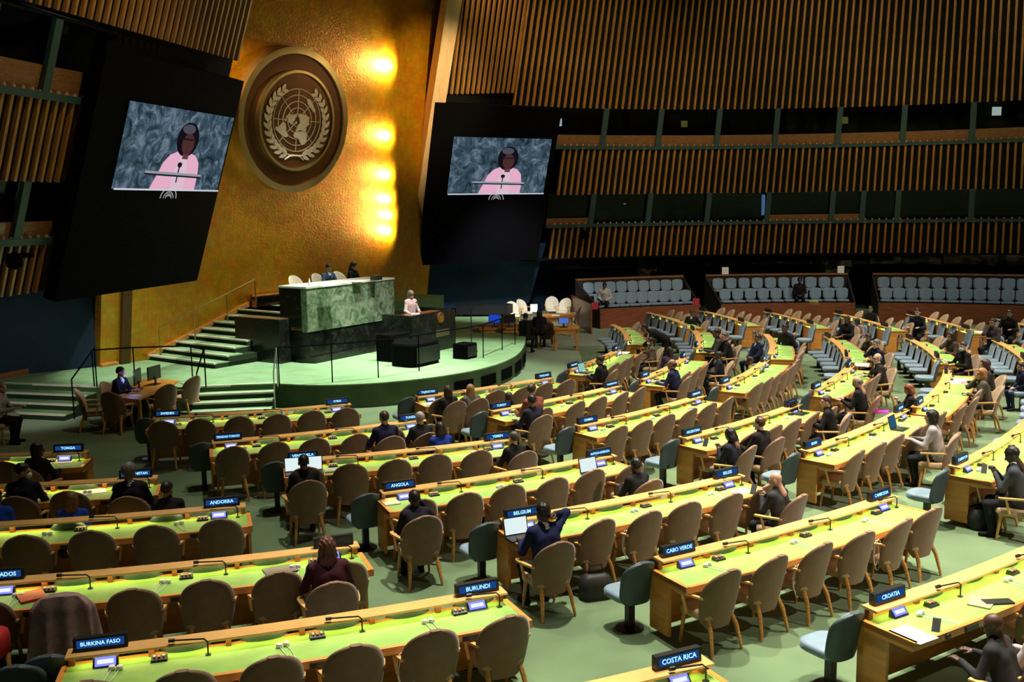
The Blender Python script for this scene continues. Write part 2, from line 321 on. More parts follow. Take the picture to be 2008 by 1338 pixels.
LAND = dict(north_america=[(-165, 65), (-160, 70), (-125, 70), (-95, 72), (-80, 68), (-78, 60), (-65, 58), (-56, 52), (-65, 45), (-75, 38), (-81, 30), (-80, 25), (-90, 29), (-97, 25), (-95, 18), (-87, 20), (-83, 10), (-92, 15), (-105, 20), (-115, 30), (-124, 40), (-125, 49), (-140, 59), (-155, 58)],
 greenland=[(-70, 78), (-30, 83), (-20, 75), (-40, 65), (-52, 65), (-58, 75)],
 south_america=[(-80, 9), (-72, 12), (-60, 9), (-50, 1), (-35, -7), (-40, -20), (-55, -34), (-65, -45), (-70, -54), (-75, -50), (-72, -30), (-77, -12), (-81, -4)],
 africa=[(-16, 15), (-10, 30), (-5, 36), (10, 37), (20, 32), (32, 31), (43, 12), (51, 11), (40, -10), (35, -24), (27, -34), (18, -34), (12, -15), (9, 4), (-8, 5)],
 eurasia=[(-9, 37), (-9, 43), (0, 49), (8, 54), (6, 60), (15, 69), (28, 71), (45, 67), (70, 72), (105, 77), (140, 73), (178, 68), (165, 60), (155, 52), (140, 54), (128, 40), (121, 31), (108, 20), (105, 10), (98, 15), (90, 22), (80, 10), (73, 20), (60, 25), (52, 18), (45, 13), (36, 30), (28, 40), (15, 40), (0, 40)],
 australia=[(114, -22), (130, -12), (142, -11), (153, -27), (147, -38), (135, -34), (116, -34)])
for nm, P in LAND.items():
    q = []
    for lo, la in P: r = gr*(90-la)/150; a = math.radians(-90+lo); q.append((r*math.cos(a), r*math.sin(a)))
    m = MB(); m.prism(q, gc+GN*.1, U, WV, GN*.035); mk('continent', m, silver, em_)
for sd in (-1, 1):
    st = []
    for k in range(25):
        a = math.radians(-92+sd*(5+k*5.6)); st.append(gc+(U*math.cos(a)+WV*math.sin(a))*gr*(1.13+.10*math.sin(k/24*math.pi))+GN*.12)
    m = MB(); m.tube(st, .022, 6); mk('laurel_stem', m, silver, em_)
    for k in range(2, 25, 2):
        p = st[k]; t = st[min(k+1, 24)]-st[k-1]; t /= np.linalg.norm(t); n = np.cross(GN, t)
        for side in (-1, 1):
            d = t*.85+n*side*.5; d /= np.linalg.norm(d); e = np.cross(GN, d); ln = .34-.004*k
            m = MB(); m.prism([(0, 0), (ln*.3, .055), (ln*.7, .05), (ln, 0), (ln*.7, -.05), (ln*.3, -.055)], p-GN*.01, d, e, GN*.035); mk('laurel_leaf', m, silver, em_)
    a0 = st[0]; m = MB(); m.tube([a0, a0+U*(-sd*.3)-WV*.03, a0-U*sd*.48-WV*.14], [.03, .035, .02], 6); mk('branch_end', m, silver, em_)
# ---------------------------------------------------------------- slatted side walls
LZ = dict(b1=(2.6, 3.95), w1=(3.95, 5.25), b2=(5.25, 7.12), w2=(7.12, 8.65), b3=(8.65, 15.5))
TT = math.tan(math.radians(18))
slat_mesh = {}
def slat_m(h, tip):
    k = (round(h, 3), tip)
    if k not in slat_mesh:
        m = MB()
        prof = [(-.052, 0), (-.04, .075), (.04, .075), (.052, 0)]
        m.rings([[V(x, y, 0) for x, y in prof], [V(x, y, h-.0) for x, y in prof]])
        if tip:  # folded pointed cap over each slat
            m.hexa([V(-.06, .0, h), V(.06, 0, h), V(.06, .12, h), V(-.06, .12, h), V(-.012, .03, h+.16), V(.012, .03, h+.16), V(.012, .06, h+.16), V(-.012, .06, h+.16)], 1)
        slat_mesh[k] = mesh('slat', m, [slatwood, mat('slat_tip', (.50, .33, .16), .4, 0, .1, 5)])
    return slat_mesh[k]
def frame(p, x, y, z):
    M = np.eye(4); M[:3, 0] = x; M[:3, 1] = y; M[:3, 2] = z; M[:3, 3] = p; return Matrix(M.tolist())
CWX, CWY, CR = 10.5, 21.2, 22.
def rw(th, z, off=0):   # right wall: leaning arc (th in degrees, 90 = straight away)
    a = math.radians(th); r = CR-TT*(z-4.9)-off; return V(CWX+r*math.cos(a), CWY+r*math.sin(a), z)
# left wing plane
AL = math.radians(77.6); UL = V(math.cos(AL), math.sin(AL), 0); NL = V(UL[1], -UL[0], 0); TL_ = math.radians(17.8); WL = NL*math.sin(TL_)+V(0, 0, math.cos(TL_)); NLn = np.cross(UL, WL)
PL = und(385, 560, 27.5); zL = PL[2]
def lw(s, z, off=0): return PL+UL*s+WL*((z-zL)/WL[2])+NLn*off
AR = math.radians(30.4); UR = V(math.cos(AR), math.sin(AR), 0); NR = V(UR[1], -UR[0], 0); TR_ = math.radians(18); WR = NR*math.sin(TR_)+V(0, 0, math.cos(TR_)); NRn = np.cross(UR, WR)
PR = und(822, 518, 37.5); zR = PR[2]
def rwing(s, z, off=0): return PR+UR*s+WR*((z-zR)/WR[2])+NRn*off
def sheet(fn, ss, z0, z1, th, nz=2):
    m = MB()
    rs = [[fn(s, z0, 0), fn(s, z1, 0), fn(s, z1, -th), fn(s, z0, -th)] for s in ss]; return m.rings(rs)
TH = lambda a, b, n: list(np.linspace(a, b, n))
def band(wall, fn, ss, z0, z1, up, tip, off=-.42):
    b = mk('slat_band', sheet(lambda s, z, o: fn(s, z, off+o), TH(min(ss)-.001, max(ss)+.001, 24), z0, z1, .06), backing, wall)
    for s in ss:
        p = fn(s, z0, off); q = fn(s, z1, off); z = q-p; h = np.linalg.norm(z); z = z/h
        d = fn(s+.02, z0, off)-fn(s-.02, z0, off); x = d/np.linalg.norm(d); y = np.cross(z, x); y = -y if np.dot(y, V(0, 0, 0)-p+V(0, 0, 4)) < 0 else y
        x = np.cross(y, z)
        link('slat', slat_m(h, tip), b, frame(p, x, y, z))
    return b
def tier(wall, fn, edges, z0, z1, zp, off, depth, prefix, panels, nwin, lit=()):
    """glazed booths between two slat bands: rail, mullions, parapet panels, panes, dark room behind"""
    m = sheet(lambda s, z, o: fn(s, z, off-depth+o), TH(edges[0], edges[-1], 20), z0-.2, z1+.3, .05); mk('booth_back_wall', m, backing, wall)
    m = sheet(lambda s, z, o: fn(s, z, off+.12+o*2), TH(edges[0], edges[-1], 24), z0-.07, z0+.07, .1); mk('teal_rail', m, tealm, wall)
    m = MB(); ss = TH(edges[0], edges[-1], 20); m.rings([[fn(s, z0, off), fn(s, z0, off-depth), fn(s, z0-.05, off-depth), fn(s, z0-.05, off)] for s in ss]); mk('booth_floor', m, backing, wall)
    m = MB(); m.rings([[fn(s, z1+.05, off), fn(s, z1+.05, off-depth), fn(s, z1, off-depth), fn(s, z1, off)] for s in ss]); mk('booth_ceiling', m, backing, wall)
    for i in range(len(edges)-1):
        a, b = edges[i], edges[i+1]
        m = sheet(lambda s, z, o: fn(s, z, off-.1+o), TH(a, b, 4), z0+.06, z1, .02)
        w = struct('window_%d' % (nwin+i), m, glass2 if z0 > 6 else glass)
        p, q = fn(a, z0, off), fn(a, z1, off); e = fn(a+.02, z0, off)-p; e = e/np.linalg.norm(e)
        m = MB(); m.ob(p-e*.11, e*.22, (fn(a, z0, off+.1)-p), q-p); mk('mullion', m, tealm, w)
        if panels[i]:
            m = sheet(lambda s, z, o: fn(s, z, off-.02+o), TH(a, b, 4), z0+.03, zp, .04); mk('parapet_panel', m, parapetwood, w)
    for px, py, col, st in lit: pass
# --- right wall
wr = struct('wall_right', sheet(lambda s, z, o: rw(s, z, -2.6+o), TH(20, 118, 30), 2.3, 15.6, .05), backing)
step = math.degrees(.262/20.5)
ss = list(np.arange(28, 113.5, step))
b3 = [s for s in np.arange(28, 119.9, math.degrees(.262/19.3))]
band(wr, rw, b3, *LZ['b3'], WR, False, 0)
b12 = [s for s in ss if s < 113]
band(wr, rw, b12, *LZ['b2'], WR, True, 0); band(wr, rw, b12, *LZ['b1'], WR, True, 0)
def thpx(px, py, z):  # angle on the right wall seen at a pixel column
    best = min(np.arange(20, 125, .05), key=lambda t: abs((lambda d: d[0]/d[1])(rw(t, z)-CAMP)-ray(px, py)[0]/ray(px, py)[1])); return best
e2 = sorted([thpx(x, 240, 8) for x in (1088, 1185, 1293, 1408, 1522, 1645, 1772, 1908)]+[31, 37.5, 44])
tier(wr, rw, e2, *LZ['w2'], 7.62, 0, 1.6, 'upper', [1]*20, 1)
e1 = sorted([thpx(x, 405, 4.6) for x in (1075, 1160, 1272, 1388, 1505, 1632, 1692, 1760, 1905)]+[31, 37.5, 44])
k1 = len(e1)-1
pan = [0]*k1
for i in range(k1):
    mid = (e1[i]+e1[i+1])/2
    if mid > thpx(1160, 405, 4.6) or thpx(1692, 405, 4.6) < mid < thpx(1505, 405, 4.6): pan[i] = 1
tier(wr, rw, e1, *LZ['w1'], 4.28, 0, 1.6, 'lower', pan, 1+len(e2))
for i, (px, py, w, h, c, st) in enumerate([(1342, 243, .26, .26, (.75, .62, .12), .22), (1657, 236, .26, .28, (.75, .62, .12), .22), (1955, 218, .36, .34, (.9, .95, .8), .9), (1099, 240, .12, .3, (.9, .95, 1), .9), (1497, 402, .14, .9, (.25, .5, 1), .5), (1340, 415, .12, .06, (.4, .6, 1), .6), (1225, 400, .1, .06, (.6, .5, 1), .4)]):
    z = 7.9 if py < 300 else 4.6; th = thpx(px, py, z); r = ray(px, py); p = rw(th, z, .0-1.2); p = CAMP+r*(p[1]/r[1]); x = V(1, 0, 0)
    m = MB(); m.ob(p-x*w/2-V(0, 0, h/2), x*w, V(0, .05, 0), V(0, 0, h)); o = mk('booth_light', m, em('booth_glow%d' % i, c, st), None)
    tag(o, ['dim yellow light panel in the third upper booth', 'dim yellow light panel in the sixth upper booth', 'bright square light in the last upper booth on the right', 'narrow white light beside the right screen', 'tall blue glow at the end of a lower booth', 'small blue monitor light in a lower booth', 'faint violet monitor light in the lower booth nearest the right screen'][i], 'booth light')
# equipment silhouettes inside the lower booths
for i, px in enumerate((1195, 1245, 1310, 1345, 1420, 1445, 1478)):
    th = thpx(px, 420, 4.2); p = rw(th, 3.99, -.7-.1*(i % 3)); m = MB(); h = .35+.12*(i % 3)
    m.box(p+V(0, 0, .03), (.4, .3, .06)); m.box(p+V(0, 0, .2), (.06, .06, .3)); m.box(p+V(0, .02, .2+h/2), (.5, .05, h))
    tag(mk('booth_monitor', m, metal_d), 'dark monitor in the lower booths, %s from the left' % ['first', 'second', 'third', 'fourth', 'fifth', 'sixth', 'seventh'][i], 'monitor', 'monitors in the lower booths')
# ground tier: dark glazing, columns
gz = lambda s, z, o: V(CWX+(CR+2.0-o)*math.cos(math.radians(s)), CWY+(CR+2.0-o)*math.sin(math.radians(s)), z)
struct('wall_right_lower', sheet(lambda s, z, o: gz(s, z, -2.2+o), TH(25, 118, 30), 0, 2.7, .05), bluewall)
m = MB(); m.rings([[rw(s, 2.6, -3.0), rw(s, 2.6, .05), rw(s, 2.5, .05), rw(s, 2.5, -3.0)] for s in TH(25, 116, 30)]); struct('trim_2', m, backing)
def thg(px): return min(np.arange(20, 125, .05), key=lambda t: abs((lambda d: d[0]/d[1])(gz(t, 2, 0)-CAMP)-(px-CX)/F))
ge = sorted([thg(x) for x in (1090, 1232, 1330, 1420, 1576, 1660, 1705, 1850, 1960, 2060)]+[33, 38])
for i in range(len(ge)-1):
    w = struct('window_%d' % (40+i), sheet(lambda s, z, o: gz(s, z, o), TH(ge[i], ge[i+1], 4), .05, 2.55, .02), glass)
    p = gz(ge[i], 0, 0); m = MB(); m.box(p+V(0, 0, 1.27), (.06, .06, 2.55)); mk('mullion', m, blackm, w)
for px in (1271, 1622):
    p = gz(thg(px), 0, -.7); m = MB(); m.lathe([(.17, 0), (.17, 2.6)], 14, p); o = tag(mk('column', m, mat('pale_column', (.55, .60, .42), .6, 0, .1, 3), smooth=40), 'pale round column behind the glass near the %s seat block' % ('left' if px < 1400 else 'middle'), 'column')
# --- right wing: slats above, black screen panel, cream edge trim, blue wall below
wwr = struct('wall_right_wing', sheet(lambda s, z, o: rwing(s, z, -.65-.26*s+o), TH(.35, 3.9, 3), 2.4, 15.5, .06), backing)
band(wwr, lambda s, z, o=0: rwing(s, z, -.5-.26*s+o), list(np.arange(.6, 3.9, .25)), *LZ['b3'], WR, False, 0)
T4 = [unp(*q, PR-NRn*.2, NRn) for q in [(799, 515), (823, 518), (906, 0), (878, 0)]]; T4[2] = T4[1]+(T4[2]-T4[1])*1.3; T4[3] = T4[0]+(T4[3]-T4[0])*1.3
m = MB(); m.hexa([q-NRn*.5 for q in T4]+T4); tr_ = struct('trim_3', m, trimwood); tr_['label'] = 'pale wooden edge trim leaning beside the gold wall'
for k, (o_, c) in enumerate([(.38, legwood), (.55, legwood), (.72, backing)]):
    m = MB(); a, b = rwing(o_, 2.7, -.3), rwing(o_, 8.4 if k else 5.3, -.3); m.ob(a, UR*.05, b-a, NRn*-.1); mk('edge_batten', m, c, wwr)
m = sheet(lambda s, z, o: rwing(s, z, -1.6-(2.6-z)*.2+o), TH(.0, 6.6, 4), -.05, 2.75, .05); struct('wall_right_base', m, mat('blue_side_wall', (.022, .055, .105), .7, 0, .4, .45, spec=.2))
# --- left wing
wl = struct('wall_left', sheet(lambda s, z, o: lw(s, z, -2.2+o), TH(-16, -.2, 4), 2.4, 15.5, .06), backing)
m = sheet(lambda s, z, o: lw(s, z, -.58+o), TH(-5.2, .22, 6), 7.4, 15.5, .3); mk('wing_edge', m, backing, wl)
sl = list(np.arange(-15, .2, .262))
band(wl, lw, sl, *LZ['b3'], WL, False, -.5)
sl2 = [s for s in sl if s < -5.0]
band(wl, lw, sl2, 5.35, 7.02, WL, True, -.5); band(wl, lw, sl2, 3.0, 4.1, WL, True, -.5)
tier(wl, lw, [-15, -12.9, -10.7, -8.8, -7.05, -5.05], 7.05, 8.5, 7.6, -.5, 1.5, 'l', [1]*6, 60)
tier(wl, lw, [-15, -12.9, -10.7, -8.8, -7.05, -5.05], 4.13, 5.35, 4.5, -.5, 1.5, 'l', [1]*6, 66)
struct('wall_left_base', sheet(lambda s, z, o: V(-11.4, 27.2, 0)+(V(-15.9, 23.9, 0)-V(-11.4, 27.2, 0))*s+V(0, 0, z)+V(-.6, .85, 0)*(-o), TH(.015, 1.3, 3), .55, 3.4, .06), bluewall)
a, b = un(150, 713, ZS), un(-60, 757, ZS); m = MB(); d = b-a; n = V(d[1], -d[0], 0)/np.linalg.norm(d); m.ob(a-d*.15, d*1.3, -n*.05, V(0, 0, .15)); struct('baseboard_left', m, redwood)
# ---------------------------------------------------------------- screens
def screen(nm, org, ux, uz, un_, w, h, pic, label):
    """black panel w x h at org (lower left), picture rectangle pic=(x0,z0,x1,z1)"""
    r = link('screen_panel', None); r.location = org; tag(r, label, 'screen')
    m = MB(); m.ob(-un_*.3, ux*w, un_*.3, uz*h); mk('black_panel', m, blackm, r)
    x0, z0, x1, z1 = pic; pw, ph = x1-x0, z1-z0
    m = MB(); m.ob(ux*x0+uz*z0, ux*pw, un_*.03, uz*ph); p = mk('picture', m, screen_bg, r)
    def sh(name, poly, c, lay, st=1): 
        m = MB(); m.prism([(x0+pw*a, z0+ph*b) for a, b in poly], un_*(.03+.006*lay), ux, uz, un_*.005); return mk(name, m, em(c[0], c[1], st), p)
    el = lambda cx, cy, rx, ry, n=20: [(cx+rx*math.cos(2*math.pi*k/n), cy+ry*math.sin(2*math.pi*k/n)) for k in range(n)]
    sh('picture_jacket', [(.30, .0), (.34, .16), (.38, .34), (.43, .44), (.5, .49), (.60, .49), (.68, .45), (.725, .36), (.74, .2), (.74, 0)], ('scr_pink', (.86, .46, .64)), 1, .95)
    sh('picture_blouse', [(.49, 0), (.49, .25), (.54, .44), (.59, .44), (.62, .25), (.62, 0)], ('scr_blouse', (.88, .62, .78)), 2, .85)
    sh('picture_hair', el(.565, .645, .105, .215, 28), ('scr_hair', (.006, .005, .009)), 2, 1); sh('picture_hair_shine', el(.555, .775, .062, .06), ('scr_hair2', (.15, .15, .2)), 3, .5)
    sh('picture_face', el(.572, .59, .06, .135), ('scr_face', (.075, .026, .028)), 4, 1)
    sh('picture_glasses', [(.50, .64), (.645, .64), (.645, .66), (.50, .66)], ('scr_dark', (.01, .01, .015)), 5, 1); sh('picture_neck', [(.545, .40), (.60, .40), (.60, .5), (.545, .5)], ('scr_neck', (.12, .05, .045)), 3, 1)
    sh('picture_microphone', el(.535, .325, .022, .035, 10), ('scr_dark', (.01, .01, .015)), 4, 1); sh('picture_mic_stem', [(.528, .1), (.538, .1), (.54, .3), (.53, .3)], ('scr_dark', (.01, .01, .015)), 4, 1)
    sh('picture_lectern_edge', [(.23, .205), (.77, .185), (.77, .215), (.23, .235)], ('scr_rail', (.30, .33, .38)), 5, 1); sh('picture_lectern_shadow', [(.23, .185), (.77, .165), (.77, .188), (.23, .207)], ('scr_dark', (.01, .01, .015)), 5, 1)
    sh('picture_lower_edge', [(0, -.005), (1, -.005), (1, .015), (0, .015)], ('scr_white', (.62, .66, .75)), 5, 1)
    arc = lambda r0, r1: [(.5+r0*math.cos(t)*.55, -.105+r0*math.sin(t)) for t in np.linspace(0, math.pi, 14)]+[(.5+r1*math.cos(t)*.55, -.105+r1*math.sin(t)) for t in np.linspace(math.pi, 0, 14)]
    for r0, r1 in ((.13, .145), (.08, .09), (.045, .055)): sh('caption_crest_arc', arc(r0, r1), ('scr_crest', (.4, .4, .4)), 1, .8)
    for t in (.6, 1.1, 1.57, 2.04, 2.54): sh('caption_crest_ray', [(.5+.03*math.cos(t)*.55-.003, -.105+.03*math.sin(t)), (.5+.03*math.cos(t)*.55+.003, -.105+.03*math.sin(t)), (.5+.09*math.cos(t)*.55+.003, -.105+.09*math.sin(t)), (.5+.09*math.cos(t)*.55-.003, -.105+.09*math.sin(t))], ('scr_crest', (.4, .4, .4)), 1, .8)
    return r
def onL(px, py): d = unp(px, py, PL, NLn)-PL; return d@UL, d@WL
def onR(px, py): d = unp(px, py, PR, NRn)-PR; return d@UR, d@WR
cl = [onL(*q) for q in [(110, 580), (385, 560), (470, 165), (215, 85)]]; o_ = V(min(c[0] for c in cl[:1]), 0, 0)[0]; z0 = np.mean([cl[0][1], cl[1][1]])
s = [onL(*q) for q in [(220, 371), (424, 373), (457, 230), (253, 198)]]
x0, x1, a0, a1 = np.mean([s[0][0], s[3][0]]), np.mean([s[1][0], s[2][0]]), np.mean([s[0][1], s[1][1]]), np.mean([s[2][1], s[3][1]])
hl = np.mean([cl[2][1], cl[3][1]])-z0
screen('L', PL+UL*o_+WL*z0, UL, WL, NLn, -.02-o_, hl, (x0-o_, a0-z0, x1-o_, a1-z0), 'leaning black panel left of the emblem showing a speaker in pink')
s = [onR(*q) for q in [(877, 380), (1063, 380), (1083, 273), (890, 268)]]; x0, x1, a0, a1 = np.mean([s[0][0], s[3][0]]), np.mean([s[1][0], s[2][0]]), np.mean([s[0][1], s[1][1]]), np.mean([s[2][1], s[3][1]])
screen('R', PR+UR*.0+WR*-.05, UR, WR, NRn, 5.25, 6.08, (x0, a0+.05, x1, a1+.05), 'leaning black panel right of the emblem showing a speaker in pink')
# lamps on the hidden side of the right wing, grazing the gold wall
for px, py, e in [(768, 130, 420), (766, 268, 200), (766, 345, 190), (767, 393, 200), (770, 425, 170), (768, 455, 200)]:
    q = unp(px, py, G0, GN); p = q+GN*.34+U*.06
    light('gold_wall_lamp', 'SPOT', p, e, (1, .82, .52), q-U*.25, .06, 165, .8)
light('gold_wall_wash', 'SPOT', gw(11, 9.5, 4.5), 520, (1, .72, .36), gw(5.5, 4.5), .3, 70, .9)
light('gold_wall_wash', 'SPOT', gw(2.6, 9.2, .8), 420, (1, .72, .36), gw(4.5, 8.3), .15, 60, .9)
light('trim_lamp', 'SPOT', (1.5, 29.5, 9.5), 3600, (1, .80, .46), (T4[0]+T4[3])/2, .15, 44, .9)  # added fill from mid hall, brightens the edge trim
# ---------------------------------------------------------------- podium
PU = V(math.cos(math.radians(57)), math.sin(math.radians(57)), 0); PN = V(PU[1], -PU[0], 0)
c0 = un(618, 713.7, ZS)
pd = link('podium', None); tag(pd, 'green marble presiding desk on a black stone base', 'podium')
def pbox(name, s, d, z0, z1, mt, par, s1=None, d1=None):
    m = MB(); m.ob(c0*V(1, 1, 0)+PU*s+PN*d+V(0, 0, z0), PU*(s1-s), PN*(d1-d), V(0, 0, z1-z0)); return mk(name, m, mt, par)
pbox('plinth', 0, -1.6, ZS, ZS+.18, blackmarble, pd, 5.2, 0)
pbox('base', -.05, -1.5, ZS+.18, 1.5, blackmarble, pd, 5.2, -.12)
pbox('marble_front', -.12, -.32, 1.48, 2.68, marble, pd, 3.6, -.1)
pbox('marble_side', -.12, -1.15, 1.6, 2.68, blackmarble, pd, .05, -.32)
pbox('marble_top', -.14, -1.17, 2.68, 2.73, mat('pale_stone', (.6, .62, .52), .4), pd, 3.62, -.08)
pbox('desk_shelf', .05, -1.1, 2.45, 2.5, redwood, pd, 3.5, -.32)
bl = un(552, 714, ZS); d_ = bl-c0; pbox('side_block', d_@PU-.02, -2.6, ZS, 1.82, blackmarble, pd, -.05, d_@PN)
pbox('side_block_top', d_@PU-.02, -2.6, 1.82, 1.84, mat('dark_brown_stone', (.10, .06, .03), .3), pd, -.02, d_@PN)
# lectern
X = un(894, 681, ZS); lc = link('lectern', None); tag(lc, 'black stone lectern with a small gold crest below the marble desk', 'lectern')
def lbox(name, s, d, z0, z1, mt, s1, d1, par=lc):
    m = MB(); m.ob(X*V(1, 1, 0)+PU*s+PN*d+V(0, 0, z0), PU*(s1-s), PN*(d1-d), V(0, 0, z1-z0)); return mk(name, m, mt, par)
lbox('front_slab', -2.1, -.15, ZS, 1.76, blackmarble, 0, 0); lbox('side_wing', -2.1, -1.1, ZS, 1.76, blackmarble, -1.95, -.15); lbox('side_wing', -.15, -1.3, ZS, 1.78, blackmarble, 0, -.15)
lbox('back_wall', -2.2, -2.0, ZS, 1.95, blackmarble, -.6, -1.9)
lbox('reading_top', -1.9, -.75, 1.66, 1.72, redwood, -.2, -.15)
cm = X+PU*-.75+V(0, 0, .98); m = MB(); n = 20
m.prism([(.16*math.cos(2*math.pi*k/n), .17*math.sin(2*math.pi*k/n)) for k in range(n)], cm+PN*.0, PU, V(0, 0, 1), PN*.03); cr = mk('gold_crest', m, mat('crest_gold', (.42, .19, .05), .35, .6), lc)
m = MB(); m.rings([[cm+PN*.03+PU*(r*math.cos(2*math.pi*k/n))+V(0, 0, r*math.sin(2*math.pi*k/n))+PN*o for r, o in [(.12, 0), (.135, 0), (.135, .012), (.12, .012)]] for k in range(n)], close=True); mk('crest_ring', m, brassm, cr)
lbox('plaque', -1.0, 0, ZS+.42, ZS+.62, mat('dark_plaque', (.10, .075, .045), .4), -.35, .02)
pm = X+PU*-1.0-PN*.55+V(0, 0, 1.12)
m = MB(); m.tube([pm, pm+V(0, 0, .22), pm+V(0, 0, .3)-PN*.12], .009, 6); m.box(pm+V(0, 0, .31)-PN*.15, (.03, .07, .03)); mk('microphone', m, blackp, lc, smooth=40)
pp_ = un(826, 622, 1.76); m = MB(); m.box(X+PU*-1.35-PN*.45+V(0, 0, 1.135), (.24, .32, .012)); tag(mk('speech_paper', m, paper_m), 'white speech paper lying on the lectern', 'paper')
# stage monitor boxes
def tbox(name, p, d, w, dp, h, mt, label, cat, r=.12):
    m = MB(); rs = [[V(x, y, z) for x, y in rrect(w, dp, r, 4)] for z in (0, h*.92, h)]; rs[2] = [q*V(.97, .97, 1) for q in rs[2]]; m.rings(rs)
    root = link(name, None, None, TR(p, heading(d))); tag(root, label, cat); mk('cabinet', m, mt, root)
    m = MB(); m.box((0, dp/2+.005, h*.5), (w*.8, .02, h*.7)); mk('grille', m, blackp, root); return root
tbox('stage_monitor', un(815, 714, ZS), PN, 1.25, .9, .62, blackm, 'low black rounded cabinet at the stage edge before the lectern', 'cabinet', .25)
tbox('stage_speaker', un(912, 702, ZS), PN, .55, .5, .42, blackm, 'low black stage speaker right of the lectern', 'loudspeaker', .06)
m = MB(); p = un(770, 708, ZS); tbox('stage_case', p+V(0, .2, 0), PN, .8, .6, .75, blackm, 'square black case left of the rounded cabinet', 'case', .05)
# stage rail
def rail(name, pts, h, label, mt=blackm, top=True, r=.016):
    root = link(name, None); tag(root, label, 'railing')
    for p in pts: m = MB(); m.tube([p, p+V(0, 0, h)], r, 6); mk('post', m, mt, root)
    if top: m = MB(); m.tube([p+V(0, 0, h) for p in pts], r*1.2, 6); mk('rail', m, mt, root)
rail('stage_railing', [un(x, y, ZS) for x, y in [(548, 757), (652, 750), (742, 741), (822, 728), (948, 703), (985, 687), (1010, 676)]], .95, 'thin black railing along the curved stage front')
rail('step_railing', [un(x, y, ZS) for x, y in [(185, 758), (265, 752), (378, 748), (404, 758)]], .9, 'dark railing curving around the gap between the two step flights')
rail('step_railing', [un(146, 822, 0), un(190, 758, ZS)], .95, 'dark sloping handrail of the left steps')
rail('step_railing', [un(390, 808, 0), un(404, 760, ZS)], .95, 'dark sloping handrail on the left of the middle steps')
rail('step_railing', [un(540, 808, 0), un(545, 758, ZS)], .95, 'pale metal handrail on the right of the middle steps', mat('pale_metal', (.6, .62, .65), .3, .6))
# ---------------------------------------------------------------- chairs
def shell(m, w, h, z0, lean, th, curve, mi_front=0, mi_back=1, pinch=.82, ny=16, nx=14, top=.5):
    """upholstered back: outline rounded at the top, curved round the sitter. local +Y is forward"""
    F_, B_ = [], []
    for j in range(ny):
        v = math.sin(j/(ny-1)*math.pi/2)
        hw = w/2*(pinch+(1-pinch)*min(1, v*2.2)) if v < top else w/2*max(.0, 1-((v-top)/(1-top))**2.6)**.5
        if j == ny-1: hw = w*.10
        if v == 0: hw *= .72
        if .0 < v < .2: hw *= .95
        for i in range(nx):
            u = -1+2*i/(nx-1); x = hw*u; z = z0+h*v*(1-.0*abs(u)); y = -lean*(v**1.2)+curve*(x/(w/2))**2
            e = 1-max(abs(u), 0)**6; e2 = .25+.75*e
            F_.append(V(x, y+th*.5*e2, z)); B_.append(V(x, y-th*.5*e2, z))
    n = len(F_); fs, fb = [], []
    for j in range(ny-1):
        for i in range(nx-1):
            a = j*nx+i; fs.append((a, a+1, a+nx+1, a+nx)); fb.append((n+a, n+a+nx, n+a+nx+1, n+a+1))
    m.add(F_+B_, fs, mi_front); b = len(m.v)-2*n
    side = []
    for j in range(ny-1):
        for i in (0, nx-1): a = j*nx+i; side.append((a, a+nx, n+a+nx, n+a))
    for i in range(nx-1):
        side.append((i, i+1, n+i+1, n+i)); a = (ny-1)*nx+i; side.append((a, a+1, n+a+1, n+a))
    for f in fb+side: m.f.append(tuple(b+q for q in f)); m.m.append(mi_back)
CH = {}
m = MB(); cushion(m, (0, .02, .43), .50, .48, .10, .12); CH['seat'] = mesh('seat', m, beige, 50)
m = MB(); shell(m, .58, .70, .28, .17, .06, .10); m.v = [(x, y-.19, z) for x, y, z in m.v]; CH['backrest'] = mesh('backrest', m, [beige, tan], 60)
for nm, sx, sy in (('lf', -1, 1), ('rf', 1, 1), ('lr', -1, -1), ('rr', 1, -1)):
    m = MB()
    pts = [(sx*.19, .17, .40), (sx*.215, .215, .02), (sx*.215, .215, 0)] if sy > 0 else [(sx*.17, -.16, .42), (sx*.19, -.24, .28), (sx*.215, -.295, .06), (sx*.22, -.30, 0)]
    m.tube(pts, [.027, .017, .015] if sy > 0 else [.026, .026, .019, .016], 7); CH['leg'+nm] = mesh('leg', m, legwood, 50)
for sx in (-1, 1):
    m = MB()
    rs = [[V(sx*(x0+dx), y, z+dz) for dx, dz in [(-w, -.012), (w, -.012), (w, .012), (-w, .012)]] for x0, y, z, w in [(.275, -.20, .66, .018), (.30, -.05, .655, .024), (.305, .12, .645, .034), (.29, .21, .638, .026)]]
    m.rings(rs); m.tube([(sx*.295, .11, .64), (sx*.265, .06, .42)], [.016, .02], 6); CH['arm%d' % sx] = mesh('armrest', m, ledgewood, 50)
m = MB(); m.box((0, .02, .375), (.42, .38, .03)); CH['frame'] = mesh('seat_frame', m, legwood)
PARTS = [('seat', 'seat'), ('backrest', 'backrest'), ('leg', 'leglf'), ('leg', 'legrf'), ('leg', 'leglr'), ('leg', 'legrr'), ('armrest', 'arm-1'), ('armrest', 'arm1'), ('seat_frame', 'frame')]
ALLCH = []
def chair(p, d, label, group='tan armchairs at the curved desks', far=False, mats=None):
    r = link('armchair', None, None, TR((p[0], p[1], p[2] if len(p) > 2 else 0), heading(d))); tag(r, label, 'chair', group)
    for nm, k in PARTS:
        link(nm, CH[k], r)
    return r
CH2 = {}
for k in ('seat', 'backrest'):
    me = CH[k].copy(); me.materials.clear(); me.materials.append(cream); me.materials.append(cream); CH2[k] = me
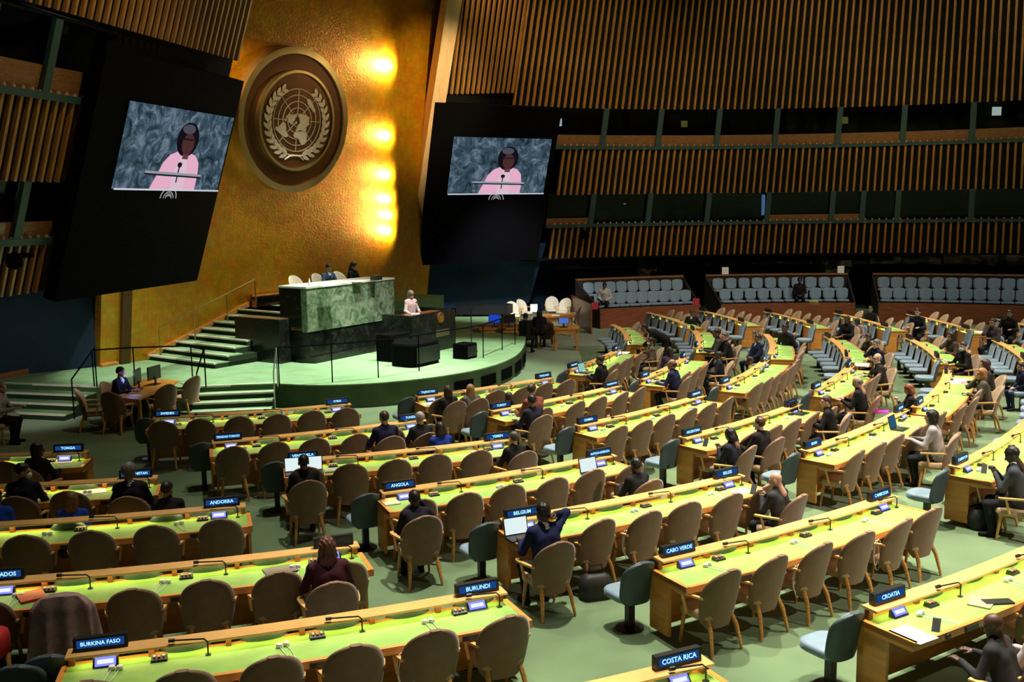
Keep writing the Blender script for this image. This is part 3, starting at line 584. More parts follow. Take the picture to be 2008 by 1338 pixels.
def cream_chair(p, d, label):
    r = link('armchair', None, None, TR(p, heading(d))); tag(r, label, 'chair', 'cream chairs')
    for nm, k in PARTS: link(nm, CH2.get(k, CH[k]), r)
# blue pedestal chair
BC = {}
m = MB(); cushion(m, (0, .05, .42), .47, .47, .10, .14); BC['seat'] = mesh('seat', m, bluefab, 50)
m = MB(); shell(m, .48, .52, .36, .10, .075, .06, 0, 1, .95, top=.62); m.v = [(x, y-.17, z) for x, y, z in m.v]; BC['backrest'] = mesh('backrest', m, [bluefab, bluedark], 60)
m = MB(); m.box((0, .0, .2), (.085, .085, .40)); m.box((0, 0, .355), (.3, .3, .02)); BC['pedestal'] = mesh('pedestal', m, metal_d)
m = MB(); m.lathe([(.17, 0), (.17, .012), (.05, .03)], 14); BC['base_plate'] = mesh('base_plate', m, metal_d, 40)
def blue_chair(p, d, label, group='blue pedestal chairs before the desks', legs=True):
    r = link('pedestal_chair', None, None, TR((p[0], p[1], p[2] if len(p) > 2 else 0), heading(d))); tag(r, label, 'chair', group)
    for k in ('seat', 'backrest', 'pedestal', 'base_plate'): link(k, BC[k], r)
    return r
# ---------------------------------------------------------------- desks
ORD = ['first', 'second', 'third', 'fourth', 'fifth', 'sixth', 'seventh', 'eighth', 'ninth', 'tenth', 'eleventh', 'twelfth', 'thirteenth', 'fourteenth', 'fifteenth']
led_m = mat('reading_light_strip', (.9, .85, .5), .5, 0, 0, emit=10.0, ecol=(1, .86, .30))
sign_blue = em('sign_blue', (.012, .07, .30), .8); sign_txt = em('sign_text', (.40, .85, 1.0), 1.5); disp_m = em('display_violet_blue', (.20, .22, 1.0), 1.6); disp_w = em('display_white', (.8, .85, 1), 1.2)
sign_dim = mat('sign_dim', (.02, .035, .05), .25, 0, 0)
def textmesh(txt, size):
    c = bpy.data.curves.new('lettering', 'FONT'); c.body = txt; c.size = size; c.align_x = 'CENTER'; c.align_y = 'CENTER'; c.extrude = .001; c.resolution_u = 2; c.offset = size*.015
    o = bpy.data.objects.new('tmp', c); COL.objects.link(o); return o
class Desk:
    def __init__(s, name, row, a=None, b=None, ang=None, L=4.5, n=6, desc=''):
        if ang: P, Q = pol(ROWR[row], ang[0], .87), pol(ROWR[row], ang[1], .87)
        else:
            P = un(*a, .87) if a else None; Q = un(*b, .87) if b else None
            if P is None: r, t = np.hypot(*(Q[:2]-O2)), math.degrees(math.atan2(*(Q[:2]-O2)[::-1])); P = pol(r, t-math.degrees(L/r), .87)
            if Q is None: r, t = np.hypot(*(P[:2]-O2)), math.degrees(math.atan2(*(P[:2]-O2)[::-1])); Q = pol(r, t+math.degrees(L/r), .87)
        s.name, s.row, s.n, s.desc = name, row, n, desc
        R = ROWR[row]; mid = (P+Q)[:2]/2; ch = (Q-P)[:2]; h = np.linalg.norm(ch)/2; pr = V(-ch[1], ch[0])/np.linalg.norm(ch)
        if np.dot(pr, O2-mid) < 0: pr = -pr
        s.C = mid+pr*math.sqrt(R*R-h*h); s.R = R
        f = lambda p: math.atan2(p[1]-s.C[1], p[0]-s.C[0]); s.a0, s.a1 = f(P), f(Q); s.L = 2*h
    def ang(s, t): return s.a0+(s.a1-s.a0)*t
    def p(s, t, q, z=0): a = s.ang(t); return V(s.C[0]+(s.R+q)*math.cos(a), s.C[1]+(s.R+q)*math.sin(a), z)
    def out(s, t): a = s.ang(t); return V(math.cos(a), math.sin(a), 0)
    def sweep(s, sec, t0=0, t1=1, n=10):
        m = MB(); m.rings([[s.p(t, q, z) for q, z in sec] for t in np.linspace(t0, t1, n)]); return m
mic_m = MB(); mic_m.tube([(0, 0, 0), (0, 0, .13), (-.03, .01, .158), (-.30, .05, .165)], .008, 6); mic_m.tube([(-.29, .05, .165), (-.345, .055, .166)], .02, 8); mic_m.box((0, 0, .006), (.05, .04, .012)); mic_me = mesh('microphone', mic_m, blackp, 40)
con_m = MB(); con_m.hexa([V(-.075, -.045, 0), V(.075, -.045, 0), V(.075, .045, 0), V(-.075, .045, 0), V(-.07, -.04, .022), V(.07, -.04, .022), V(.07, .035, .05), V(-.07, .035, .05)]); con_m.box((0, 0, .042), (.025, .05, .012), 1); con_m.box((.04, 0, .044), (.02, .04, .012), 2); con_m.box((-.04, 0, .044), (.02, .04, .012), 2); con_me = mesh('voting_console', con_m, [blackp, mat('red_button', (.5, .03, .05), .4, 0, 0), mat('grey_button', (.35, .35, .35), .4, 0, 0)])
dsp_m = MB(); dsp_m.hexa([V(-.11, -.03, 0), V(.11, -.03, 0), V(.11, .05, 0), V(-.11, .05, 0), V(-.11, -.015, .01), V(.11, -.015, .01), V(.11, .045, .085), V(-.11, .045, .085)]); dsp_m.hexa([V(-.09, -.018, .018), V(.09, -.018, .018), V(.09, .036, .080), V(-.09, .036, .080), V(-.09, -.022, .021), V(.09, -.022, .021), V(.09, .032, .083), V(-.09, .032, .083)], 1); dsp_m.hexa([V(-.07, -.008, .035), V(.07, -.008, .035), V(.07, .018, .064), V(-.07, .018, .064), V(-.07, -.012, .038), V(.07, -.012, .038), V(.07, .014, .067), V(-.07, .014, .067)], 2); dsp_me = mesh('delegate_display', dsp_m, [blackp, disp_m, disp_w])
ear_m = MB(); 
for dx in (-.035, .035): ear_m.lathe([(.005, 0), (.03, .005), (.034, .02), (.026, .038), (.004, .045)], 10, (dx, 0, 0))
ear_m.tube([(-.035, .03, .01), (-.04, .16, .008), (-.02, .36, .008)], .004, 5); ear_m.tube([(.035, .03, .01), (.03, .18, .008), (0, .36, .008)], .004, 5); ear_me = mesh('earpiece', ear_m, white_p, 40)
soc_m = MB(); soc_m.box((0, 0, 0), (.20, .012, .05)); soc_m.box((-.05, .008, 0), (.03, .01, .02), 1); soc_m.box((.05, .008, 0), (.03, .01, .02), 1); soc_me = mesh('socket_panel', soc_m, [blackp, metal_d])
spk_m = MB(); n = 16; spk_m.prism([(.035*math.cos(2*math.pi*k/n), .035*math.sin(2*math.pi*k/n)) for k in range(n)], (0, 0, 0), (1, 0, 0), (0, 0, 1), (0, .01, 0)); spk_me = mesh('round_speaker', spk_m, blackp)
DESKS = {}; TXT = []
def build_desk(D, left, right, far=False):
    r = link('curved_desk', None); tag(r, 'curved wooden desk with green leather top, '+D.desc, 'desk', 'curved delegate desks')
    n = 10 if not far else 7
    mk('desktop', D.sweep([(-.12, .66), (.50, .665), (.54, .68), (.54, .755), (.52, .76), (.50, .76), (.50, .752), (-.08, .752), (-.08, .762), (-.12, .762)], n=n), deskwood, r)
    mk('leather_top', D.sweep([(-.078, .750), (.498, .750), (.498, .757), (-.078, .757)], .012, .988, n), leather, r)
    for t in (0, 1):
        e = .012*4.5/D.L; t0, t1 = (0, e) if t == 0 else (1-e, 1)
        mk('end_rim', D.sweep([(-.12, .70), (.54, .70), (.54, .762), (-.12, .762)], t0, t1, 2), deskwood, r)
        t0, t1 = (0.002, .011) if t == 0 else (.989, .998)
        mk('end_panel', D.sweep([(-.13, .07), (.22, .07), (.22, .70), (-.13, .70)], t0, t1, 2), deskwood, r)
    mk('modesty_panel', D.sweep([(-.12, .06), (-.09, .06), (-.09, .68), (-.12, .68)], .004, .996, n), deskwood, r)
    lg = mk('ledge', D.sweep([(-.14, .868), (.055, .862), (.06, .872), (.055, .885), (-.13, .893), (-.14, .885)], .012, .988, n), ledgewood, r)
    mk('reading_light', D.sweep([(-.05, .857), (.02, .857), (.02, .863), (-.05, .863)], .03, .97, n), led_m, lg)
    for k in range(7):
        t = .02+.96*k/6; e = .006; mk('ledge_support', D.sweep([(-.10, .76), (-.04, .76), (-.04, .868), (-.10, .868)], t-e, t+e, 2), redwood, lg)
    step = 1/D.n
    def at(t, q, z): o = D.out(t); return TR(D.p(t, q, z), heading(o)+math.pi)
    for k in range(3):
        t = (k+.5)/3; link('microphone', mic_me, r, at(min(.985, t+.13), .085, .757)); link('voting_console', con_me, r, at(t+.03, .06, .757))
        link('socket_panel', soc_me, r, at(t+.02, .548, .71)); link('round_speaker', spk_me, r, at(t-.06, .552, .71))
        e_ = link('earpiece', ear_me, r, at(t-.04+random.uniform(-.02, .02), .14, .757) @ Matrix.Rotation(math.pi+random.uniform(-.3, .3), 4, 'Z'))
    for t in (.09, .91): link('delegate_display', dsp_me, r, at(t, .05, .757))
    DESKS[D.name] = D; D.obj = r
    for t, txt, sd in ((.08, left, 'left'), (.92, right, 'right')):
        if not txt: continue
        sg = link('name_sign', None, None, TR(D.p(t, -.075, .894), heading(D.out(t))+math.pi)); tag(sg, 'dark name sign reading %s on a desk ledge' % txt if txt in ('BURKINA FASO', 'BARBADOS', 'BURUNDI', 'ANDORRA', 'ANGOLA', 'TONGA') else '%s name sign at the %s end of desk, %s' % ('unlit' if txt == 'BELARUS' else 'blue lit', sd, D.desc), 'sign', 'country name signs')
        m = MB(); m.hexa([V(-.235, -.045, 0), V(.235, -.045, 0), V(.235, .03, 0), V(-.235, .03, 0), V(-.235, -.03, .12), V(.235, -.03, .12), V(.235, .03, .12), V(-.235, .03, .12)]); mk('housing', m, blackp, sg)
        dim = txt in ('BELARUS',)
        m = MB(); m.hexa([V(-.205, -.044, .03), V(.205, -.044, .03), V(.205, -.034, .10), V(-.205, -.034, .10), V(-.205, -.047, .03), V(.205, -.047, .03), V(.205, -.037, .10), V(-.205, -.037, .10)]); mk('display', m, sign_dim if dim else sign_blue, sg)
        if not dim: TXT.append((txt, sg))
BL = {'A': 'left', 'B': 'second', 'C': 'third', 'D': 'fourth', 'E': 'fifth', 'F': 'far right'}
SPEC = [('A1', 1, None, (178, 888), None), ('A2', 2, None, (316, 938), None), ('A3', 3, None, (490, 993), None), ('A4', 4, None, (712, 1070), None, 4.3), ('A5', 5, (117, 1291), (1000, 1160), None), ('A6', 6, None, (1403, 1297), None),
 ('B0', 0, (295, 822), (692, 793), None), ('B1', 1, (410, 870), (838, 824), None), ('B2', 2, (555, 908), (1010, 862), None), ('B3', 3, (742, 970), (1210, 893), None), ('B4', 4, (980, 1027), (1460, 932), None), ('B5', 5, (1287, 1104), (1760, 973), None), ('B6', 6, (1703, 1202), None, None),
 ('C0', 0, (815, 780), (1087, 741), None), ('C1', 1, (960, 808), (1218, 757), None), ('C2', 2, (1131, 838), (1383, 776), None), ('C3', 3, (1338, 862), (1570, 793), None), ('C4', 4, (1577, 888), (1780, 803), None), ('C5', 5, (1872, 920), None, None),
 ('D0', 0, (1117, 726), (1215, 686), None), ('D1', 1, (1257, 746), (1348, 699), None), ('D2', 2, (1415, 758), (1505, 706), None), ('D3', 3, (1597, 768), (1672, 717), None), ('D4', 4, (1798, 802), (1862, 727), None), ('D5', 5, None, None, (-36.5, -25)),
 ('E0', 0, (1233, 669), (1203, 637), None), ('E1', 1, None, None, (-17, -.5)), ('E2', 2, None, None, (-19.5, -5.5)), ('E3', 3, (1666, 703), (1623, 660), None), ('E4', 4, (1846, 706), (1781, 663), None), ('E5', 5, (2016, 708), (1953, 668), None),
 ('F1', 1, None, None, (3, 18)), ('F2', 2, None, None, (4, 17.5)), ('F3', 3, None, None, (1, 13.5)), ('F4', 4, None, None, (-1.5, 10)), ('F5', 5, None, None, (-3.5, 7.5)), ('F6', 6, None, None, (-6, 3))]
NAMES = {0: 'SWEDEN SYRIA TAJIKISTAN THAILAND TIMOR-LESTE TOGO'.split(), 1: 'TONGA TRINIDAD-TOBAGO TUNISIA TURKEY TURKMENISTAN TUVALU UGANDA UKRAINE URUGUAY UZBEKISTAN VANUATU'.split(),
 2: 'AFGHANISTAN VENEZUELA YEMEN ZAMBIA ZIMBABWE ALBANIA ALGERIA VIET_NAM SOMALIA SERBIA SPAIN'.split(), 3: 'ANDORRA ANGOLA ANTIGUA-BARBUDA ARGENTINA ARMENIA AUSTRALIA AUSTRIA AZERBAIJAN BAHAMAS BAHRAIN BANGLADESH'.split(),
 4: 'BARBADOS BELARUS BELGIUM BELIZE BENIN BHUTAN BOLIVIA BOSNIA BOTSWANA BRAZIL BRUNEI BULGARIA'.split(), 5: ['BURKINA FASO', 'BURUNDI', 'CABO VERDE', 'CAMBODIA', 'CAMEROON', 'CANADA', 'CHAD', 'CHILE', 'CHINA', 'COLOMBIA', 'COMOROS', 'CONGO'], 6: ['COSTA RICA', 'CROATIA', 'CUBA', 'CYPRUS']}
ROWW = ['front', 'second', 'third', 'fourth', 'fifth', 'sixth', 'seventh']
cnt = {k: 0 for k in NAMES}
DL = {}
RES = []   # places taken by people: filled below before the chairs are set
for nm, row, a, b, ang, *LL in SPEC:
    D = Desk(nm, row+1, a, b, ang, L=LL[0] if LL else 4.55); far = nm[0] in 'EF'
    D.desc = '%s row, %s block' % (ROWW[row], BL[nm[0]]); DL[nm] = D
    left_only = a is not None and b is None; right_only = b is not None and a is None
    def nx():
        i = cnt[row]; cnt[row] += 1; return NAMES[row][i].replace('_', ' ').strip() if i < len(NAMES[row]) else ''
    l = '' if right_only and nm != 'A4' else nx(); r = '' if left_only else nx()
    if nm == 'A4': r = 'BELARUS' if l == 'BARBADOS' else r
    if nm == 'B4' and l == 'BELARUS': l = nx()
    if far and nm in ('E2', 'F1'): l = r = ''
    build_desk(D, l, r, far)
tmp = [textmesh(t, .062 if len(t) < 11 else .05) for t, _ in TXT]
bpy.context.view_layer.update(); dg = bpy.context.evaluated_depsgraph_get()
for o, (t, sg) in zip(tmp, TXT):
    me = bpy.data.meshes.new_from_object(o.evaluated_get(dg)); me.materials.clear(); me.materials.append(sign_txt)
    x = link('lettering', me, sg, Matrix.Translation((0, -.0445, .065)) @ Matrix.Rotation(math.radians(83), 4, 'X'))
    w = max(v.co.x for v in me.vertices)*2
    if w > .39: x.scale = (.39/w, 1, 1)
    c = o.data; bpy.data.objects.remove(o); bpy.data.curves.remove(c)
# ---------------------------------------------------------------- people: bodies grown as one surface from smooth-joined tapered limbs
def smin(a, b, k):
    h = np.clip(.5+.5*(b-a)/k, 0, 1); return b*(1-h)+a*h-k*h*(1-h)
def surf(prims, res, k=.03, cut=None, noise=None):
    """prims: ('c',a,b,ra,rb,tag) or ('e',centre,radii,tag). returns verts, quads, tags"""
    lo = np.full(3, 9.); hi = -lo
    for p in prims:
        if p[0] == 'c': a, b, r = np.array(p[1]), np.array(p[2]), max(p[3], p[4]); lo = np.minimum(lo, np.minimum(a, b)-r); hi = np.maximum(hi, np.maximum(a, b)+r)
        else: lo = np.minimum(lo, np.array(p[1])-p[2]); hi = np.maximum(hi, np.array(p[1])+p[2])
    lo = lo-2.5*res-k*.3; n = np.ceil((hi-lo+2.5*res+k*.3)/res).astype(int)+1
    ax = [lo[i]+res*np.arange(n[i]) for i in range(3)]
    D = np.full(n, .3, np.float32); DM = np.full(n, .3, np.float32); T = np.zeros(n, np.int8)
    for p in prims:
        if p[0] == 'c': a, b, ra, rb, tg = np.array(p[1], float), np.array(p[2], float), p[3], p[4], p[5]; r = max(ra, rb); l_, h_ = np.minimum(a, b)-r, np.maximum(a, b)+r
        else: c, rad, tg = np.array(p[1], float), np.array(p[2], float), p[3]; l_, h_ = c-rad, c+rad
        mg = k+3*res; i0 = np.maximum(((l_-mg-lo)/res).astype(int), 0); i1 = np.minimum(((h_+mg-lo)/res).astype(int)+2, n)
        sl = tuple(slice(i0[i], i1[i]) for i in range(3)); X, Y, Z = np.meshgrid(*[ax[i][sl[i]] for i in range(3)], indexing='ij', sparse=True)
        if p[0] == 'c':
            d = b-a; dd = d@d+1e-9; t = np.clip(((X-a[0])*d[0]+(Y-a[1])*d[1]+(Z-a[2])*d[2])/dd, 0, 1)
            f = np.sqrt((X-a[0]-t*d[0])**2+(Y-a[1]-t*d[1])**2+(Z-a[2]-t*d[2])**2)-(ra+(rb-ra)*t)
        else:
            q = np.sqrt(((X-c[0])/rad[0])**2+((Y-c[1])/rad[1])**2+((Z-c[2])/rad[2])**2); f = (q-1)*rad.min()
        s = T[sl]; dm = DM[sl]; w = f < dm; s[w] = tg; dm[w] = f[w]; D[sl] = smin(D[sl], f, k)
    if cut is not None or noise is not None:
        X, Y, Z = np.meshgrid(*ax, indexing='ij', sparse=True)
        if noise is not None: D = D+noise(X, Y, Z)
        if cut is not None: D = np.maximum(D, cut(X, Y, Z))
    I = D < 0; c = [(0, 0, 0), (1, 0, 0), (0, 1, 0), (1, 1, 0), (0, 0, 1), (1, 0, 1), (0, 1, 1), (1, 1, 1)]
    sh = lambda A, o: A[o[0]:A.shape[0]-1+o[0], o[1]:A.shape[1]-1+o[1], o[2]:A.shape[2]-1+o[2]]
    cntI = sum(sh(I, o).astype(np.int8) for o in c); act = (cntI > 0) & (cntI < 8); idx = np.argwhere(act)
    vals = np.stack([D[idx[:, 0]+o[0], idx[:, 1]+o[1], idx[:, 2]+o[2]] for o in c], 1)
    acc = np.zeros((len(idx), 3)); num = np.zeros(len(idx)); ca = np.array(c, float)
    for a, b in [(0, 1), (2, 3), (4, 5), (6, 7), (0, 2), (1, 3), (4, 6), (5, 7), (0, 4), (1, 5), (2, 6), (3, 7)]:
        m_ = (vals[:, a] < 0) != (vals[:, b] < 0); t = vals[m_, a]/(vals[m_, a]-vals[m_, b]); acc[m_] += ca[a]+(ca[b]-ca[a])*t[:, None]; num[m_] += 1
    vs = lo+res*(idx+acc/num[:, None]); vt = T[idx[:, 0], idx[:, 1], idx[:, 2]]
    vi = np.full(act.shape, -1); vi[act] = np.arange(len(idx)); qs = []
    for x in range(3):
        y, z = (x+1) % 3, (x+2) % 3; A = I.take(range(n[x]-1), x); B = I.take(range(1, n[x]), x); e = np.argwhere(A != B)
        e = e[(e[:, y] > 0) & (e[:, z] > 0) & (e[:, y] < n[y]-1) & (e[:, z] < n[z]-1)]
        g = lambda dy, dz: vi[tuple((e+np.array([(dy if q == y else dz if q == z else 0) for q in range(3)])).T)]
        Q = np.stack([g(-1, -1), g(0, -1), g(0, 0), g(-1, 0)], 1); fl = A[tuple(e.T)]; Q[~fl] = Q[~fl][:, ::-1]; qs.append(Q)
    Q = np.concatenate(qs); Q = Q[(Q >= 0).all(1)]
    return vs, Q, vt
def npmesh(name, parts, mats):
    vs, qs, ts, b = [], [], [], 0
    for v, q, t in parts: vs.append(v); qs.append(q+b); ts.append(t[q[:, 0]]); b += len(v)
    v = np.concatenate(vs); q = np.concatenate(qs); t = np.concatenate(ts)
    me = bpy.data.meshes.new(name); me.vertices.add(len(v)); me.vertices.foreach_set('co', v.astype(np.float32).ravel())
    me.loops.add(q.size); me.loops.foreach_set('vertex_index', q.astype(np.int32).ravel()); me.polygons.add(len(q)); me.polygons.foreach_set('loop_start', np.arange(0, q.size, 4, dtype=np.int32))
    me.polygons.foreach_set('material_index', t.astype(np.int32)); me.polygons.foreach_set('use_smooth', np.ones(len(q), bool))
    for m in mats: me.materials.append(m)
    me.update(calc_edges=True); return me
def rotm(yaw, pitch, roll=0):
    cy, sy, cp, sp, cr, sr = math.cos(yaw), math.sin(yaw), math.cos(pitch), math.sin(pitch), math.cos(roll), math.sin(roll)
    return np.array([[cy, -sy, 0], [sy, cy, 0], [0, 0, 1]]) @ np.array([[1, 0, 0], [0, cp, sp], [0, -sp, cp]]) @ np.array([[cr, 0, sr], [0, 1, 0], [-sr, 0, cr]])
HEADP = [('e', (0, -.012, .03), (.074, .095, .09), 0), ('e', (0, .02, -.045), (.058, .070, .072), 0), ('c', (-.012, .058, -.098), (.012, .058, -.098), .022, .022, 0), ('c', (0, .090, .008), (0, .106, -.028), .009, .013, 0),
 ('c', (-.034, .07, .026), (.034, .07, .026), .017, .017, 0), ('e', (.078, -.008, -.012), (.011, .022, .032), 0), ('e', (-.078, -.008, -.012), (.011, .022, .032), 0), ('c', (0, -.022, -.06), (0, -.045, -.22), .052, .058, 0),
 ('e', (.031, .080, .004), (.013, .011, .009), 5), ('e', (-.031, .080, .004), (.013, .011, .009), 5), ('c', (-.019, .083, -.057), (.019, .083, -.057), .008, .008, 6)]
_cache = {}
def head_mesh(res):
    if ('h', res) not in _cache: _cache[('h', res)] = surf(HEADP, res, .016)
    return _cache[('h', res)]
def hair_mesh(style, res):
    key = (style, res)
    if key in _cache: return _cache[key]
    nz = lambda X, Y, Z: .004*np.sin(90*X+40*Z)*np.sin(80*Y+30*X)
    front = lambda X, Y, Z: -(Z-(.002+.72*Y))        # hairline plane
    if style == 'short': r = surf([('e', (0, -.016, .040), (.083, .104, .095), 0)], res, .02, front, nz)
    elif style == 'fringe': r = surf([('e', (0, -.02, .0), (.084, .101, .085), 0)], res, .02, lambda X, Y, Z: np.maximum(np.maximum(front(X, Y, Z), Z-.045), Y-.03), nz)
    elif style == 'curly': r = surf([('e', (0, -.018, .045), (.094, .115, .105), 0)], res, .02, front, lambda X, Y, Z: .010*np.sin(130*X)*np.sin(120*Y+20*Z)*np.sin(110*Z))
    elif style == 'bob': r = surf([('e', (0, -.018, .03), (.090, .110, .105), 0), ('e', (0, -.035, -.06), (.105, .085, .105), 0)], res, .03, lambda X, Y, Z: np.maximum(-(np.sqrt((X/.066)**2+((Y-.115)/.10)**2+((Z+.045)/.105)**2)-1)*.06, -Z-.145), nz)
    elif style == 'long': r = surf([('e', (0, -.018, .035), (.088, .110, .102), 0), ('e', (0, -.06, -.09), (.105, .062, .19), 0)], res, .03, lambda X, Y, Z: -(np.sqrt((X/.068)**2+((Y-.115)/.105)**2+((Z+.045)/.11)**2)-1)*.06, lambda X, Y, Z: .006*np.sin(140*X+20*Z)*np.sin(40*Z+60*Y))
    else: r = surf([('e', (0, -.016, .040), (.083, .104, .095), 0), ('e', (0, -.12, .05), (.045, .045, .045), 0)], res, .02, front, nz)   # bun
    _cache[key] = r; return r
def hand_prims(curl, side):
    P = [('c', (0, -.06, 0), (0, .01, 0), .026, .024, 0), ('c', (-.02, .01, 0), (-.026, .075, .002), .017, .015, 0), ('c', (.02, .01, 0), (.024, .075, .002), .017, .015, 0), ('c', (0, .01, 0), (0, .078, .004), .018, .016, 0)]
    for x, L in ((-.033, .058), (-.011, .072), (.012, .078), (.034, .068)):
        x *= side*1; a = V(x, .075, .002); d1 = V(x*.15/.034*.3, math.cos(curl*.7), -math.sin(curl*.7)); b = a+d1*L*.5; d2 = V(0, math.cos(curl*1.7), -math.sin(curl*1.7)); c = b+d2*L*.5
        P += [('c', a, b, .0095, .0085, 0), ('c', b, c, .0085, .007, 0)]
    s = side; P += [('c', (s*.022, .0, -.004), (s*.052, .04, -.012), .013, .0105, 0), ('c', (s*.052, .04, -.012), (s*.052, .075, -.020-.02*curl), .0105, .008, 0)]
    return P
def ik(S_, T_, l1, l2, pole):
    d = T_-S_; L = min(np.linalg.norm(d), (l1+l2)*.985); d = d/np.linalg.norm(d); T_ = S_+d*L
    x = (l1*l1-l2*l2+L*L)/(2*L); h = math.sqrt(max(l1*l1-x*x, 0)); p = pole-d*(pole@d); p = p/np.linalg.norm(p)
    return S_+d*x+p*h, T_
POSE = dict(desk=((-.16, .44, .79), (.16, .44, .79)), type=((-.10, .42, .81), (.10, .42, .81)), lap=((-.08, .26, .64), (.08, .28, .64)), phone=((-.05, .34, .93), (.05, .35, .95)), ear=((-.16, .42, .79), (.16, .13, 1.17)),
 chin=((-.12, .40, .80), (.05, .20, 1.10)), read=((-.14, .40, .84), (.14, .40, .84)), arms=((-.30, .12, .67), (.30, .12, .67)), raise_=((-.15, .42, .79), (.17, .36, 1.08)), stand=((-.2, .30, 1.02), (.2, .30, 1.02)), side=((-.26, .05, .78), (.26, .05, .78)), reach=((-.12, .64, .41), (.12, .60, .41)))
def person(label, p, d, top=(.02, .02, .025), pants=(.015, .015, .02), skin='m', hair='short', hcol=(.012, .01, .01), pose='desk', lean=12, hy=0, hp=0, shirt=None, res=.021, mask=None, glasses=False, stand=False, near=False, twist=0, scale=1., z=0, headpx=None, bend=0, tie=None, feet=None, hz=None):
    """p: xy of the head (survey) ; d: facing direction"""
    base = .56 if not stand else .95
    tl = math.radians(lean); tw = math.radians(twist); ct, st_ = math.cos(tw), math.sin(tw)
    up = V(0, math.sin(tl), math.cos(tl)); rt = V(ct, st_, 0); fw = np.cross(up, rt)
    pel = V(0, 0, base); chest = pel+up*.42; neck = pel+up*.53; hd = pel+up*.53+V(0, .02+.03*math.sin(tl), .135) if lean < 50 else pel+up*.70
    sh = {s: chest+rt*s*.165+up*.035 for s in (-1, 1)}
    P = []
    for s in (-1, 1):
        P += [('c', pel+V(s*.075, -.01, 0), chest+rt*s*.075-up*.05, .118, .112, 1), ('c', chest+rt*s*.075-up*.05, chest+rt*s*.10+up*.0, .112, .085, 1), ('c', chest+rt*s*.04+up*.065, sh[s], .068, .068, 1)]
    P += [('c', pel+up*.1+fw*.02, chest+fw*.02-up*.05, .12, .11, 1 if shirt is None else 1), ('c', neck-up*.05, neck+up*.02, .07, .060, 2)]
    if shirt is not None: P += [('c', chest+up*.07+fw*.075, pel+up*.22+fw*.115, .034, .022, 2)]
    if tie is not None: P += [('c', chest+up*.05+fw*.105, pel+up*.25+fw*.14, .016, .02, 7)]
    parts = []; T0 = POSE[pose]
    for i, s in enumerate((-1, 1)):
        t = V(*T0[i]); t = V(t[0]*ct-t[1]*st_*.0, t[1], t[2]+(base-.56 if stand and pose != 'stand' else 0)); pole = V(s*.55, -.25, -1.) if pose not in ('ear', 'chin') or s < 0 else V(s*.6, .1, -1)
        el, w = ik(sh[s], t, .29, .255, pole)
        P += [('c', sh[s], el, .060, .050, 1), ('c', el, w, .050, .036, 1)]
        f = w-el; f = f/np.linalg.norm(f)
        if pose in ('desk', 'type', 'read', 'stand'): f = f+V(0, .5, 0) if s else f; f[2] *= .5; f = f/np.linalg.norm(f)
        ux = np.cross(f, V(0, 0, 1)); ux = ux/(np.linalg.norm(ux)+1e-9); uz = np.cross(ux, f); M = np.array([ux, f, uz]).T
        hres = .0075 if near else .0115; key = ('hand', -s, pose in ('phone', 'ear', 'chin', 'raise_'), hres)
        if key not in _cache: _cache[key] = surf(hand_prims(1.1 if key[2] else .45, -s), hres, .008)
        v, q, tg = _cache[key]; parts.append((v @ M.T+w+f*.015, q, np.full(len(v), 0, np.int8)))
    fz = {}
    for s in (-1, 1):
        hip = pel+V(s*.085, 0, -.02); ft = V(s*.13, .34 if not stand else .03, .085) if feet is None else V(*feet[0 if s < 0 else 1])
        if stand: kn, an = hip*V(1, 1, 0)+V(s*.02, .03, .50), V(s*.10, -.02, .09)
        else: kn, an = ik(hip, ft, .42, .41, V(s*.15, 1, .9))
        P += [('c', hip, kn, .092, .066, 3), ('c', kn, an, .062, .045, 3), ('c', an+V(0, -.03, -.04), an+V(s*.02, .15, -.055), .042, .033, 4)]
    parts = [surf(P, res, .032)]+parts
    R = rotm(math.radians(hy)+tw, math.radians(hp)); hres = .0085 if near else .0125
    v, q, tg = head_mesh(hres); parts.append((v @ R.T+hd, q, tg))
    ck = lambda n, c: mat('%s_%02x%02x%02x' % (n, *[int(min(1, x)**.45*255) for x in c]), c, .8 if n != 'hair' else .5, 0, .12, 12, spec=.12 if n != 'hair' else .4)
    mats = [skinm[skin], ck('cloth', top), ck('cloth', shirt if shirt is not None else top), ck('cloth', pants), ck('shoe', (.01, .01, .01)), eyem, lipm, ck('cloth', tie if tie is not None else (0.02, .02, .02))]
    me = npmesh('person', parts, mats)
    h2 = V(hd[0], hd[1]); rz = heading(d); c, s = math.cos(rz), math.sin(rz); off = np.array([[c, -s], [s, c]]) @ h2*scale
    o = link('person', me, None, TR((p[0]-off[0], p[1]-off[1], z), rz, scale)); tag(o, label, 'person')
    Mh = np.eye(4); Mh[:3, :3] = R; Mh[:3, 3] = hd; Mh = Matrix(Mh.tolist())
    if hair not in ('bald', None):
        key = ('hm', hair, hres, hcol)
        if key not in _cache: _cache[key] = npmesh('hair', [hair_mesh(hair, hres)], [ck('hair', hcol)])
        link('hair', _cache[key], o, Mh)
    if mask is not None:
        key = ('mask', mask)
        if key not in _cache:
            v, q, t = surf([('e', (0, .050, -.052), (.060, .066, .050), 0)], .012, .01, lambda X, Y, Z: .035-Y); _cache[key] = npmesh('face_mask', [(v, q, t)], [mat('mask_%d' % int(mask[0]*99+mask[2]*999), mask, .8)])
        link('face_mask', _cache[key], o, Mh)
